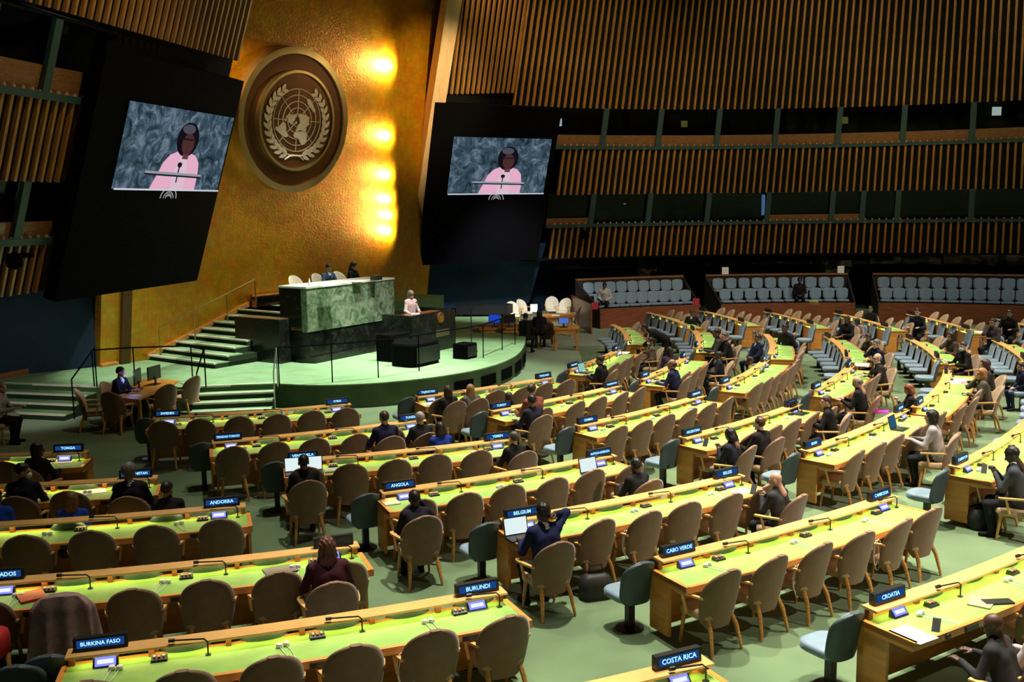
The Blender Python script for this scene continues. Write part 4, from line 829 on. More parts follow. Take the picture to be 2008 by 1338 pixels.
    if glasses:
        if 'gl' not in _cache:
            m = MB()
            for s_ in (-1, 1):
                m.tube([(s_*.033+.024*math.cos(a), .101, .003+.02*math.sin(a)) for a in np.linspace(0, 2*math.pi, 11)], .003, 5); m.tube([(s_*.058, .098, .006), (s_*.079, .0, .004)], .003, 5)
            m.tube([(-.01, .103, .006), (.01, .103, .006)], .003, 5); _cache['gl'] = mesh('glasses', m, blackp)
        link('glasses', _cache['gl'], o, Mh)
    off2 = np.array([-s, c]); o['_px'] = 0; del o['_px']
    return o, V(p[0]-off[0], p[1]-off[1], z), d
def toO(p): d = O2-np.array(p[:2]); return d/np.linalg.norm(d)
def rot2(d, deg): a = math.radians(deg); return V(d[0]*math.cos(a)-d[1]*math.sin(a), d[0]*math.sin(a)+d[1]*math.cos(a))
NAVY, BLK, GRY, CHAR = (.012, .014, .04), (.012, .012, .013), (.10, .10, .10), (.03, .03, .033)
BRH, DKH, GYH, WHH, BLD, RED = (.05, .022, .012), (.010, .008, .008), (.13, .125, .12), (.42, .40, .38), (.30, .17, .07), (.11, .03, .015)
WS = (.7, .72, .75)
# label, head px, turn from facing the podium (deg, + = to their left), seat kind, settings
PEOPLE = [
 ('delegate in black with dark hair at the TONGA desk', (74, 880), -20, 'c', dict(top=BLK, hair='bob', hcol=DKH, skin='m', hy=-50)),
 ('masked delegate in a dark suit turning right at the left edge', (45, 922), 0, 'c', dict(top=(.015, .015, .022), skin='l', hair='short', hcol=DKH, hy=-75, mask=(.8, .8, .82), near=1)),
 ('grey curly haired delegate in black with a white lanyard', (254, 922), 0, 'c', dict(top=BLK, hair='curly', hcol=GYH, skin='m', hy=-35, shirt=WS)),
 ('long haired delegate in bright blue seen from behind', (141, 977), 0, 'b', dict(top=(.01, .04, .30), hair='long', hcol=(.13, .06, .028), skin='l', pose='lap')),
 ('cropped figure in bright blue at the left edge', (-8, 972), 0, 'b', dict(top=(.01, .05, .38), hair='short', hcol=DKH, skin='m', pose='lap')),
 ('dark haired delegate in a black suit before the ANDORRA desk', (328, 957), 0, 'b', dict(top=BLK, hair='short', hcol=DKH, skin='m', pose='lap', hy=-30)),
 ('auburn haired delegate in a maroon jacket at the desk end', (640, 1069), 0, 'c', dict(top=(.045, .012, .018), hair='long', hcol=(.10, .035, .022), skin='l', near=1, res=.017)),
 ('navy jacketed delegate left of a grey haired neighbour', (753, 817), 0, 'c', dict(top=NAVY, hair='short', hcol=BRH, skin='l')),
 ('grey haired delegate in black beside a royal blue top', (823, 818), 0, 'c', dict(top=BLK, hair='short', hcol=(.28, .26, .25), skin='l')),
 ('dark bobbed delegate in royal blue holding a white phone', (862, 838), 0, 'b', dict(top=(.01, .03, .22), hair='bob', hcol=DKH, skin='m', pose='phone')),
 ('delegate in black working at two bright screens', (595, 904), 0, 'c', dict(top=BLK, hair='short', hcol=DKH, skin='m', pose='type', near=1)),
 ('delegate with greying hair in a black suit beside a sign', (1007, 857), 0, 'c', dict(top=BLK, hair='short', hcol=(.06, .055, .05), skin='l', hy=10)),
 ('delegate with raised right hand at the ANGOLA desk', (812, 973), 0, 'c', dict(top=(.012, .012, .02), hair='short', hcol=DKH, skin='d', pose='raise_', near=1, lean=16)),
 ('delegate in black leaning back at the right end behind a laptop', (1246, 910), 0, 'c', dict(top=BLK, hair='short', hcol=DKH, skin='d', pose='type')),
 ('delegate in a navy suit on the phone behind an open laptop', (1064, 1001), 0, 'c', dict(top=(.013, .017, .065), hair='short', hcol=DKH, skin='d', pose='ear', hy=10, near=1, res=.016, shirt=WS)),
 ('bald delegate in a charcoal suit looking at a phone', (1521, 939), 8, 'c', dict(top=CHAR, hair='bald', skin='l', pose='phone', hp=20, near=1, hy=15)),
 ('bald dark skinned delegate in black reaching over a paper', (1947, 1218), 12, 'c', dict(top=CHAR, hair='bald', skin='d', pose='desk', near=1, res=.015, hp=15, hy=25, lean=20)),
 ('cropped figure in a striped shirt at the lower right edge', (2035, 1215), 0, 'c', dict(top=(.45, .40, .42), hair='short', hcol=DKH, skin='d', near=1)),
 ('brown bobbed delegate in black at the third block front', (877, 765), 0, 'c', dict(top=BLK, hair='bob', hcol=(.04, .018, .012), skin='m')),
 ('long blond delegate in a grey checked jacket', (922, 762), -5, 'c', dict(top=(.09, .088, .078), hair='long', hcol=BLD, skin='l', pose='read', hy=-25)),
 ('dark haired delegate low in a seat beyond the checked jacket', (997, 777), 0, 'b', dict(top=BLK, hair='bob', hcol=(.03, .015, .015), skin='m', pose='lap')),
 ('delegate in a red brown jacket in the front row', (1043, 763), 0, 'c', dict(top=(.16, .05, .035), hair='short', hcol=(.03, .015, .01), skin='l', hy=-60)),
 ('dark suited delegate in the third block second row', (1042, 784), 0, 'c', dict(top=(.012, .014, .026), hair='short', hcol=DKH, skin='m', hy=-10)),
 ('delegate with dark hair looking down at a bright phone', (1432, 851), 10, 'c', dict(top=(.015, .018, .028), hair='bob', hcol=DKH, skin='m', pose='phone', hp=25)),
 ('delegate in a black hooded jacket turned away', (1489, 829), 0, 'c', dict(top=BLK, hair='short', hcol=BRH, skin='l')),
 ('brown haired delegate in a dark suit near a laptop', (1620, 786), 20, 'c', dict(top=BLK, hair='short', hcol=BRH, skin='l', hy=15)),
 ('older bald delegate in black writing at the desk end', (1681, 748), 5, 'c', dict(top=BLK, hair='fringe', hcol=GYH, skin='l', pose='read', hp=20)),
 ('red haired delegate in black reading a phone in the aisle seat', (1782, 762), 20, 'b', dict(top=BLK, hair='bob', hcol=(.20, .06, .025), skin='p', pose='phone', hp=20)),
 ('dark haired delegate in a light grey jacket typing on a laptop', (1826, 815), 15, 'c', dict(top=(.30, .28, .28), hair='bob', hcol=DKH, skin='l', pose='type', hy=10)),
 ('delegate in a grey suit holding a phone at the right edge', (1985, 890), 15, 'c', dict(top=(.05, .055, .065), hair='short', hcol=DKH, skin='d', pose='phone', hp=25, near=1, hy=15, shirt=WS)),
 ('delegate in black typing at the fourth block front', (1176, 705), 5, 'c', dict(top=BLK, hair='short', hcol=DKH, skin='m', pose='type', hy=15)),
 ('balding delegate in navy at the fourth block second row', (1317, 713), 5, 'c', dict(top=(.014, .018, .05), hair='fringe', hcol=DKH, skin='m', pose='desk', hy=20)),
 ('delegate in a patterned jacket with a pale green mask', (1276, 669), 25, 'c', dict(top=(.12, .095, .07), hair='short', hcol=DKH, skin='m', mask=(.35, .6, .5), pose='lap', lean=2)),
 ('dark haired delegate in black bent low beside the standing figure', (1313, 686), -60, 'b', dict(top=(.03, .022, .03), hair='bob', hcol=DKH, skin='m', pose='lap', lean=18)),
 ('delegate in black with hands raised to the face', (1409, 697), 20, 'c', dict(top=(.012, .014, .022), hair='short', hcol=DKH, skin='d', pose='chin', lean=4, shirt=WS)),
 ('delegate in a black and yellow patterned top in the aisle', (1470, 706), 10, 'b', dict(top=(.20, .16, .04), hair='short', hcol=DKH, skin='d', pose='lap')),
 ('delegate in a navy suit and white shirt lounging sideways', (1486, 663), 40, 'b', dict(top=(.014, .02, .05), hair='short', hcol=DKH, skin='m', pose='lap', lean=-8, shirt=WS)),
 ('delegate in a black suit with grey hair looking left', (1421, 659), 20, 'c', dict(top=BLK, hair='short', hcol=(.08, .07, .065), skin='l', hy=20)),
 ('dark haired delegate in grey beside the grey haired one', (1405, 652), 10, 'c', dict(top=(.05, .045, .045), hair='short', hcol=DKH, skin='m')),
 ('delegate in a black jacket and white shirt at the far desks', (1357, 613), 60, 'c', dict(top=BLK, hair='short', hcol=DKH, skin='d', shirt=(.7, .72, .75), pose='arms', lean=0)),
 ('dark figure leaning over the desk beneath the middle seat block', (1539, 640), 50, 'b', dict(top=(.02, .02, .035), hair='short', hcol=DKH, skin='d', lean=25, pose='lap')),
 ('dark suited delegate left of a pink jacket near the back', (1661, 626), 40, 'c', dict(top=BLK, hair='short', hcol=DKH, skin='d')),
 ('delegate in a pale pink jacket near the back', (1681, 629), 40, 'b', dict(top=(.35, .24, .25), hair='bob', hcol=DKH, skin='d', pose='lap')),
 ('masked delegate in black between the rear seat blocks', (1707, 606), 60, 'c', dict(top=BLK, hair='short', hcol=(.03, .02, .015), skin='m', mask=(.10, .10, .11))),
 ('delegate with reddish hair in dark clothes turned left', (1702, 661), 30, 'c', dict(top=(.03, .03, .025), hair='curly', hcol=(.05, .02, .012), skin='m', hy=20)),
 ('grey haired delegate in navy with hand at chin', (1718, 673), 25, 'c', dict(top=(.012, .015, .03), hair='short', hcol=GYH, skin='l', pose='chin', hy=15)),
 ('bald bespectacled delegate holding up white pages', (1720, 701), 30, 'c', dict(top=(.03, .024, .02), hair='fringe', hcol=GYH, skin='p', pose='read', glasses=True, shirt=WS, hy=10)),
 ('dark suited delegate beneath the right seat block', (1799, 611), 50, 'c', dict(top=(.015, .018, .028), hair='short', hcol=DKH, skin='l')),
 ('dark haired delegate resting chin near the far right desks', (1865, 658), 30, 'c', dict(top=(.05, .035, .03), hair='bob', hcol=DKH, skin='m', pose='chin')),
 ('delegate in black with a white face mask', (1888, 678), 30, 'c', dict(top=BLK, hair='short', hcol=(.04, .03, .028), skin='l', mask=(.55, .65, .75), hy=15)),
 ('dark haired delegate behind the blond one at the right', (1931, 713), 20, 'c', dict(top=(.03, .025, .02), hair='bob', hcol=(.04, .015, .012), skin='l')),
 ('blond delegate in an olive jacket at the right', (1924, 731), 15, 'c', dict(top=(.07, .065, .05), hair='bob', hcol=(.26, .12, .05), skin='l', pose='chin', hy=15)),
 ('masked delegate in black at the far right desk', (1979, 614), 50, 'c', dict(top=BLK, hair='short', hcol=DKH, skin='m', mask=(.10, .10, .11))),
 ('delegate in navy clothes with crossed legs at the right edge', (2002, 718), 20, 'b', dict(top=(.012, .02, .05), pants=(.015, .025, .06), hair='short', hcol=DKH, skin='l', pose='lap')),
 ('delegate resting chin on hand at the far right', (1946, 631), 40, 'b', dict(top=(.04, .03, .035), hair='short', hcol=DKH, skin='m', pose='chin')),
]
TAKEN = []
def fitscale(px, seat):
    """stature (0.84-1.06) that puts a head seen at px over a seat of its row"""
    lo, hi, s0 = (.5, 1.02, 1.) if seat == 'c' else (-.55, -.28, .92); best = None
    for s in np.arange(.90 if seat == 'c' else .84, 1.065, .01):
        q = un(*px, 1.24*s); r = np.hypot(q[0]-OX, q[1]-OY)
        e = min(max(lo-(r-R_), (r-R_)-hi, 0) for R_ in ROWR.values()); c = e*3+abs(s-s0)
        if best is None or c < best[0]: best = (c, s)
    return float(best[1])
for lab, px, turn, seat, kw in PEOPLE:
    kw = dict(kw); sc_ = fitscale(px, seat); kw['scale'] = sc_; q = un(*px, 1.24*sc_); d = rot2(toO(q), turn)
    o, pp, d = person(lab, q[:2], d, **kw); TAKEN.append((pp[:2], d, seat, lab))
# chairs: six to a desk, fewer where somebody sits
def near_taken(p, r=.5): return any(np.linalg.norm(p[:2]-t[0]) < r for t in TAKEN)
CHP = []; BLP = []
def free(p, lst, r): return all(np.linalg.norm(p[:2]-q) > r for q in lst)
for (pp, d, seat, lab) in TAKEN:
    f = V(d[0], d[1]); p = pp+f*.05
    who = lab.split(' with ')[0] if len(lab.split()) > 11 else lab
    if seat == 'c': chair((p[0], p[1], 0), f, 'tan armchair under the '+lab, 'occupied tan armchairs'); CHP.append(p)
    else: blue_chair((p[0], p[1], 0), f, 'blue chair under the '+lab, 'occupied blue chairs'); BLP.append(p)
SKIPCH = {'B6': (0, 1)}
for nm, D in DL.items():
    for k in range(D.n):
        t = (k+.5)/D.n; dr = 0
        q = .44+random.uniform(-.03, .05); p = D.p(t, q); o = D.out(t)
        if k in SKIPCH.get(nm, ()): continue
        if near_taken(p, .46) or not free(p, CHP, .5): continue
        CHP.append(p[:2]); chair(p, rot2(-o[:2], random.uniform(-6, 6)), '%s tan armchair from the left at desk of %s' % (ORD[k], D.desc), 'tan armchairs at the curved desks')
    for k in range(D.n):
        t = (k+.5)/D.n; p = D.p(t, -.33); o = D.out(t)
        if k == 0: p = D.p(-.03, -.33)
        if near_taken(p, .42) or not free(p, BLP, .42): continue
        BLP.append(p[:2]); blue_chair(p, -o[:2], '%s blue chair from the left before desk of %s' % (ORD[k], D.desc))
# ---------------------------------------------------------------- raised side seating along the right wall
cw = V(CWX, CWY)
f0 = un(1157, 655, 0); RF = np.linalg.norm(f0[:2]-cw)
def sp(th, r, z): a = math.radians(th); return V(CWX+r*math.cos(a), CWY+r*math.sin(a), z)
def thr(px, r): return min(np.arange(10, 130, .05), key=lambda t: abs((lambda d: d[0]/d[1])(sp(t, r, 1)-CAMP)-(px-CX)/F))
RF = 18.9
ZP0, ZP1 = .42, .78
SE = {}; darkw = mat('dark_panel', (.025, .018, .014), .5, 0, .2, 4)
m = MB(); cushion(m, (0, .04, .40), .46, .42, .09, .08); SE['seat'] = mesh('seat', m, bluefab, 50)
m = MB(); shell(m, .46, .44, .46, .07, .08, .02, 0, 1, .98, top=.8); m.v = [(x, y-.18, z) for x, y, z in m.v]; SE['backrest'] = mesh('backrest', m, [bluefab, bluefab], 60)
m = MB(); m.box((0, .0, .18), (.40, .3, .36)); SE['plinth'] = mesh('plinth', m, blackm)
for bi, (x0, x1, n, nm) in enumerate([(1160, 1362, 9, 'left'), (1405, 1674, 10, 'middle'), (1722, 2060, 12, 'right')]):
    ta, tb = thr(x0, RF+.8), thr(x1, RF+.8); ts = TH(ta, tb, 14)
    root = link('seating_platform', None); tag(root, 'raised seating platform with red brown front, %s block by the far wall' % nm, 'platform')
    m = MB(); m.rings([[sp(t, RF, 0), sp(t, RF, ZP0), sp(t, RF+1.0, ZP0), sp(t, RF+1.0, ZP1), sp(t, RF+2.1, ZP1), sp(t, RF+2.1, 0)] for t in ts]); mk('riser', m, carpet_dark, root)
    m = MB(); m.rings([[sp(t, RF-.06, 0), sp(t, RF-.06, .78), sp(t, RF-.01, .78), sp(t, RF-.01, 0)] for t in ts]); mk('front_panel', m, redwood, root)
    m = MB(); m.rings([[sp(t, RF+2.05, 0), sp(t, RF+2.05, 1.75), sp(t, RF+2.15, 1.75), sp(t, RF+2.15, 0)] for t in ts]); mk('back_parapet', m, darkw, root)
    m = MB(); m.rings([[sp(t, RF+2.0, 1.75), sp(t, RF+2.0, 1.82), sp(t, RF+2.2, 1.82), sp(t, RF+2.2, 1.75)] for t in ts]); mk('parapet_cap', m, parapetwood, root)
    for t in (ta, tb):
        m = MB(); a = math.radians(t); e = V(-math.sin(a), math.cos(a), 0)*.03; m.hexa([sp(t, RF-.06, 0)-e, sp(t, RF-.06, 0)+e, sp(t, RF+2.15, 0)+e, sp(t, RF+2.15, 0)-e, sp(t, RF-.06, .78)-e, sp(t, RF-.06, .78)+e, sp(t, RF+2.15, 1.75)+e, sp(t, RF+2.15, 1.75)-e]); mk('end_wall', m, darkw, root)
    for row in range(2):
        r = RF+.55+row*1.0; z = (ZP0, ZP1)[row]
        for k in range(n):
            t = ta+(tb-ta)*(k+.75)/(n+.5); p = sp(t, r, z); a = math.radians(t); d = V(-math.cos(a), -math.sin(a))
            s_ = link('audience_seat', None, None, TR(p, heading(d))); tag(s_, '%s blue seat from the left, %s row, %s block by far wall' % (ORD[k], ('front', 'rear')[row], nm), 'seat', 'blue audience seats by the far wall')
            for q in ('seat', 'backrest', 'plinth'): link(q, SE[q], s_)
# brown side wall of the left platform towards the back tables
m = MB(); a, b = un(1159, 655, 0), un(1120, 630, 0); m.ob(a, b-a, V(.05, .05, 0), V(0, 0, 1.1)); struct('trim_4', m, redwood)
# people by the wall
def sitter(label, px, zhead, d, z, **kw):
    q = sp(thr(px[0], RF+.5), RF+.52, 0); return person(label, q[:2], d, z=z, **kw)
sitter('figure in white with a dark face seated in the left block', (1188, 580), ZP0+1.24, (-.3, -1), ZP0, top=(.5, .5, .5), hair='short', hcol=DKH, skin='d', pose='lap')
sitter('figure in black seated in the middle block with a yellow folder', (1571, 572), ZP0+1.24, (-.2, -1), ZP0, top=BLK, hair='curly', hcol=DKH, skin='d', pose='lap')
def slab(name, p, d, w, l, h, mt, label, cat, tilt=0, z=None):
    m = MB(); m.box((0, 0, h/2), (w, l, h)); M = TR(p, heading(d)) @ Matrix.Rotation(math.radians(tilt), 4, 'X'); o = mk(name, m, mt, None, False, M); return tag(o, label, cat)
p = un(1596, 594, 1.15); slab('yellow_folder', p, (-.6, -1), .32, .24, .02, mat('yellow_folder', (.6, .42, .06), .5), 'yellow folder held by a figure in the middle seat block', 'folder', 35)
for i, (px, py) in enumerate([(1166, 588), (1366, 582)]):
    p = sp(thr(px, RF+.05), RF-.03, .78); slab('red_poster', p, (0, -1), .26, .03, .26, mat('red_print', (.5, .03, .04), .5), 'small red placard at the %s end of the left seat block' % ('left', 'right')[i], 'placard')
for i, (px, py) in enumerate([(1424, 556), (1651, 556), (1047, 590)]):
    p = sp(thr(px, RF+2.1), RF+2.1, 1.82) if i < 2 else un(px, 612, .755); slab('white_placard', p, (0, -1), .28, .03, .3, paper_m, ['white placard at the left end of the middle seat parapet', 'white placard at the right end of the middle seat parapet', 'white display card on the rear table'][i], 'placard')
p = gz(thg(1660), 1.9, .06); slab('wall_notice', p, (0, -1), .45, .03, .28, paper_m, 'white notice board on the far glass wall', 'notice')
# ---------------------------------------------------------------- podium and speaker
def pod(s, d): return c0*V(1, 1, 0)+PU*s+PN*d
for i, px in enumerate([(590, 552), (634, 548), (676, 543)]):
    q = un(px[0], px[1], ZD+.85); r = pod((q-c0)@PU, -1.75+.0*i)
    t = unp(px[0], px[1], pod(0, -1.7)+V(0, 0, 2), PN)
    cream_chair((t[0], t[1], ZD+.12), PN[:2], ['cream high chair empty at the left of the marble desk', 'cream chair behind the presiding figure in blue grey', 'cream chair behind the dark haired figure at the marble desk'][i])
t = unp(645, 534, pod(0, -1.45)+V(0, 0, 2), PN); person('figure in a blue grey suit and tie presiding at the marble desk', t[:2], rot2(PN, -12), z=ZD+.06, top=(.06, .085, .14), hair='short', hcol=DKH, skin='m', shirt=WS, tie=(.02, .03, .08), hp=15, pose='read')
t = unp(694, 531, pod(0, -1.4)+V(0, 0, 2), PN); person('dark long haired figure at the marble desk', t[:2], rot2(PN, 10), z=ZD+.06, top=BLK, hair='long', hcol=DKH, skin='l', hp=20, pose='read')
for i, (px, py, w, l, mt) in enumerate([(648, 560, .5, .3, paper_m), (700, 552, .4, .3, paper_m), (738, 549, .3, .2, blackp)]):
    t = un(px, py, 2.74); slab('desk_paper' if i < 2 else 'document_box', (t[0], t[1], 2.735), PN, w, l, .01 if i < 2 else .14, mt, ['white papers before the presiding figure', 'white papers before the dark long haired figure', 'black box at the right end of the marble desk'][i], 'paper' if i < 2 else 'box')
t = un(607, 560, 2.74); m = MB(); m.lathe([(.03, 0), (.035, .1), (.012, .17), (.012, .2)], 10, (t[0], t[1], 2.735)); tag(mk('water_bottle', m, white_p, smooth=40), 'small pale water bottle on the marble desk', 'bottle')
sx = X+PU*-1.25-PN*1.05
t = unp(806, 590, sx, PN); person('speaker in a pale pink jacket with a pink mask at the lectern', t[:2], rot2(PN, -8), z=ZS+.02, top=(.72, .50, .50), pants=(.05, .05, .06), hair='bob', hcol=(.26, .22, .19), skin='m', stand=True, pose='stand', lean=4, hp=18, mask=(.75, .22, .32), shirt=(.75, .55, .55))
# standing figure bending over a desk
q = un(1263, 650, 1.18); person('figure in black bending over a desk near the far aisle', q[:2], rot2(toO(q), 10), top=BLK, pants=BLK, hair='short', hcol=DKH, skin='m', stand=True, pose='reach', lean=62, res=.021)
# ---------------------------------------------------------------- left clerk table
A, B, C = un(203, 778, .75), un(272, 783, .75), un(352, 746, .75)
def table(name, A, e1, e2, h, label, mt=deskwood):
    root = link(name, None); tag(root, label, 'table'); e1, e2 = np.array(e1), np.array(e2)
    m = MB(); m.ob(V(A[0], A[1], h-.05), e1, e2, V(0, 0, .05)); mk('tabletop', m, mt, root)
    for s, t in ((.05, .06), (.88, .06), (.05, .88), (.88, .88)):
        m = MB(); p = A*V(1, 1, 0)+e1*s+e2*t; m.ob(p, e1/np.linalg.norm(e1)*.07, e2/np.linalg.norm(e2)*.07, V(0, 0, h-.05)); mk('leg', m, mt, root)
    m = MB(); p = A*V(1, 1, .0)+e1*.04+e2*.06+V(0, 0, h-.2); m.ob(p, e1*.9, e2*.02, V(0, 0, .15)); mk('apron', m, mt, root)
    return root
e1 = (B-A)*V(1, 1, 0); e2 = (C-B)*V(1, 1, 0)
table('clerk_table', A, e1, e2, .75, 'orange wooden table with monitors at the foot of the left steps')
tc = A+e1*.5; ta_ = e2/np.linalg.norm(e2); tb_ = e1/np.linalg.norm(e1)
def tl(s, t, z=0): return A*V(1, 1, 0)+e1*s+e2*t+V(0, 0, z)
def chair_px(px, py, d, lab, fn=chair): q = un(px, py, .0); fn((q[0], q[1], 0), d, lab) if fn is not chair else chair((q[0], q[1], 0), d, lab, 'chairs around the side tables')
q = un(228, 852, 0); chair((q[0], q[1]+.2, 0), (.15, 1), 'dark tan chair seen from behind at the clerk table', 'chairs around the side tables')
q = un(178, 845, 0); chair((q[0]+.1, q[1], 0), (1, .35), 'tan chair in profile left of the clerk table', 'chairs around the side tables')
q = un(312, 838, 0); chair((q[0], q[1]+.25, 0), (-.8, .7), 'angled tan chair at the near right side of the clerk table', 'chairs around the side tables')
q = un(358, 820, 0); chair((q[0], q[1]+.35, 0), (-.9, .5), 'angled tan chair at the far right of the clerk table', 'chairs around the side tables')
def monitor(p, d, w, h, label, scr=None):
    r = link('monitor', None, None, TR(p, heading(d))); tag(r, label, 'monitor')
    m = MB(); m.box((0, 0, .01), (.24, .18, .02)); m.box((0, -.03, .1), (.05, .03, .2)); mk('stand', m, blackp, r)
    m = MB(); m.box((0, 0, .13+h/2), (w, .035, h)); mk('casing', m, blackp, r); m = MB(); m.box((0, .02, .13+h/2), (w*.93, .006, h*.9)); mk('screen', m, scr or metal_d, r)
monitor(tl(.45, .42, .75), (-1, -.1), .55, .34, 'black monitor in the middle of the clerk table'); monitor(tl(.6, .7, .75), (-1, .25), .5, .32, 'black monitor at the far end of the clerk table')
slab('paper_sheet', tl(.25, .22, .752), ta_, .3, .4, .006, paper_m, 'white paper on the near end of the clerk table', 'paper'); slab('paper_sheet', tl(.75, .12, .752), tb_, .25, .3, .006, paper_m, 'white booklet at the near corner of the clerk table', 'paper')
q = un(237, 728, 1.24); o, pp, d = person('clerk in a dark suit lit blue by a monitor', q[:2], (.85, -.2), top=(.012, .014, .022), hair='short', hcol=DKH, skin='l', shirt=WS, pose='type', hy=10); chair((pp[0], pp[1], 0), d, 'dark chair under the clerk lit blue by a monitor', 'chairs around the side tables')
light('monitor_glow', 'POINT', tl(.45, .3, 1.15), 6, (.3, .4, 1), size=.1)
q = un(2, 758, 1.24); o, pp, d = person('cropped figure with plaid sleeves at the left edge', q[:2], (1, .1), top=(.32, .30, .29), hair='short', hcol=GYH, skin='l', pose='desk', lean=14); chair((pp[0], pp[1], 0), d, 'chair under the cropped figure at the left edge', 'chairs around the side tables')
q = un(15, 840, 0); m = MB(); rs = [[V(x*s_, y*s_, z) for x, y in rrect(.42, .3, .09, 4)] for z, s_ in ((0, 1), (.2, 1.03), (.33, .85), (.36, .5))]; m.rings(rs)
def bag(px, py, lab, c=(.012, .012, .013), s=1., rz=.3):
    q = un(px, py, 0); r = link('bag', None, None, TR(q, rz, s)); tag(r, lab, 'bag'); m = MB(); m.rings([[V(x*k, y*k, z) for x, y in rrect(.40, .24, .08, 4)] for z, k in ((0, .96), (.16, 1.04), (.28, .9), (.32, .6))]); mk('bag_body', m, mat('bag_%d' % int(c[0]*1000), c, .6, 0, .2, 9), r, 50)
    m = MB(); m.tube([(-.1, 0, .30), (-.08, 0, .42), (.08, 0, .42), (.1, 0, .30)], .012, 6); mk('handle', m, blackp, r, 50)
bag(18, 842, 'grey patterned bag on the floor at the left edge', (.10, .095, .085), 1.2); bag(1168, 1172, 'black backpack on the floor behind the navy suited delegate'); bag(1912, 822, 'dark red brown bag under a chair at the right', (.05, .014, .014)); bag(1925, 1035, 'black bag under the desk at the right edge', s=1.1); bag(955, 1045, 'black bag beside a blue chair near the ANGOLA desk', s=.8)
# ---------------------------------------------------------------- rear side tables right of the stage
q = un(940, 645, .75); table('side_table', q, V(1.5, .1, 0), V(-.1, 1.0, 0), .75, 'small wooden table with blue screens right of the stage')
q1 = un(1064, 622, .75); table('side_table', q1, V(1.2, .1, 0), V(-.1, 1.0, 0), .75, 'rear wooden table with papers before the blue wall')
q2 = un(1086, 645, .75); table('side_table', q2, V(.85, .05, 0), V(0, .8, 0), .75, 'square wooden table with a small screen near the far platform')
monitor(q+V(.5, .5, 0), (.2, -1), .4, .3, 'small blue lit monitor on the table right of the stage', em('mon_blue', (.02, .08, .8), .7)); monitor(q+V(1.0, .45, 0), (.3, -1), .4, .28, 'dark monitor on the table right of the stage')
monitor(q2+V(.35, .35, 0), (.1, -1), .35, .2, 'small blue screen on the square wooden table', em('mon_blue2', (.1, .25, .9), .7))
for i, (px, py, dx, dy) in enumerate([(1041, 682, 0, 1), (1072, 682, .1, 1), (990, 668, -.5, 1), (1122, 650, -1, .2)]):
    t = un(px, py, 0); chair((t[0], t[1]+.25, 0), (dx, dy), ['tan chair seen from behind, left of the pair at the rear tables', 'tan chair seen from behind, right of the pair at the rear tables', 'tan chair behind the stage end table', 'tan chair turned left beside the far platform'][i], 'chairs around the side tables')
for i, (px, py, dx, dy) in enumerate([(1007, 640, .3, -1), (1030, 634, .6, -.6), (1083, 628, 0, -1), (1104, 632, -.5, -.8)]):
    t = un(px, py, 0); cream_chair((t[0], t[1], 0), (dx, dy), ['cream chair facing the hall at the stage end table', 'cream chair angled beside the rear table', 'cream chair beyond the rear table', 'cream chair at the right of the rear table'][i])
q = un(1058, 612, 1.24); o, pp, d = person('dark haired figure in black seated at the rear tables', q[:2], (.1, 1), top=BLK, hair='bob', hcol=DKH, skin='m')
q = un(1031, 620, 1.24); person('second dark figure in black left of the rear tables', q[:2], (.4, 1), top=BLK, hair='short', hcol=DKH, skin='m')
slab('paper_sheet', q1+V(.5, .4, .005), (0, 1), .3, .4, .006, paper_m, 'white papers on the rear wooden table', 'paper')
# black covered grand piano beyond the stage edge
q = un(890, 652, 0); r = link('grand_piano', None, None, TR(q+V(.1, 0, 0), 0)); tag(r, 'black grand piano beyond the right end of the stage', 'piano')
m = MB(); m.prism([(0, 0), (2.0, -.1), (2.2, .5), (1.6, 1.1), (.9, 1.3), (0, 1.5)], (0, 0, .68), (1, 0, 0), (0, 1, 0), (0, 0, .32)); mk('case', m, blackp, r)
for x, y in ((.2, .1), (.2, 1.2), (1.8, .4)): m = MB(); m.tube([(x, y, 0), (x, y, .68)], [.04, .07], 8); mk('leg', m, blackp, r)
m = MB(); m.prism([(0, 0), (2.0, -.1), (2.2, .5), (1.6, 1.1), (.9, 1.3), (0, 1.5)], (0, 0, 1.005), (1, 0, 0), (0, 1, 0), (0, 0, .03)); mk('lid', m, blackp, r)
for px, py in ((925, 690),):
    t = un(px, py, ZS); r = link('microphone_stand', None, None, TR(t)); tag(r, 'tall black stand at the right end of the stage', 'stand'); m = MB(); m.lathe([(.18, 0), (.18, .02), (.02, .03)], 12); mk('base', m, blackp, r); m = MB(); m.tube([(0, 0, .02), (0, 0, 1.25)], .018, 6); mk('pole', m, blackp, r); m = MB(); m.box((0, 0, 1.27), (.12, .08, .1)); mk('head', m, blackp, r)
# ---------------------------------------------------------------- things on the desks
def laptop(D, t, q, label, mt, ang=105, w=.33, rz=0):
    D = DL[D]; r = link('laptop', None, None, TR(D.p(t, q, .758), heading(D.out(t))+math.radians(rz))); tag(r, label, 'laptop')
    m = MB(); m.box((0, .0, .009), (w, .22, .018)); b = mk('base', m, metal_d, r); m = MB(); m.box((0, .02, .0185), (w*.86, .11, .004)); mk('keyboard', m, blackp, b)
    a = math.radians(ang-90); Rm = np.array([[1, 0, 0], [0, math.cos(a), math.sin(a)*-1], [0, math.sin(a), math.cos(a)]]); up = V(0, -math.sin(a), math.cos(a)); nn = V(0, math.cos(a), math.sin(a))
    m = MB(); m.ob(V(-w/2, -.11, .018), V(w, 0, 0), nn*-.012, up*.225); l_ = mk('lid', m, metal_d, r)
    m = MB(); m.ob(V(-w*.46, -.11, .018)+up*.012+nn*.001, V(w*.92, 0, 0), nn*.002, up*.20); mk('screen', m, mt, l_)
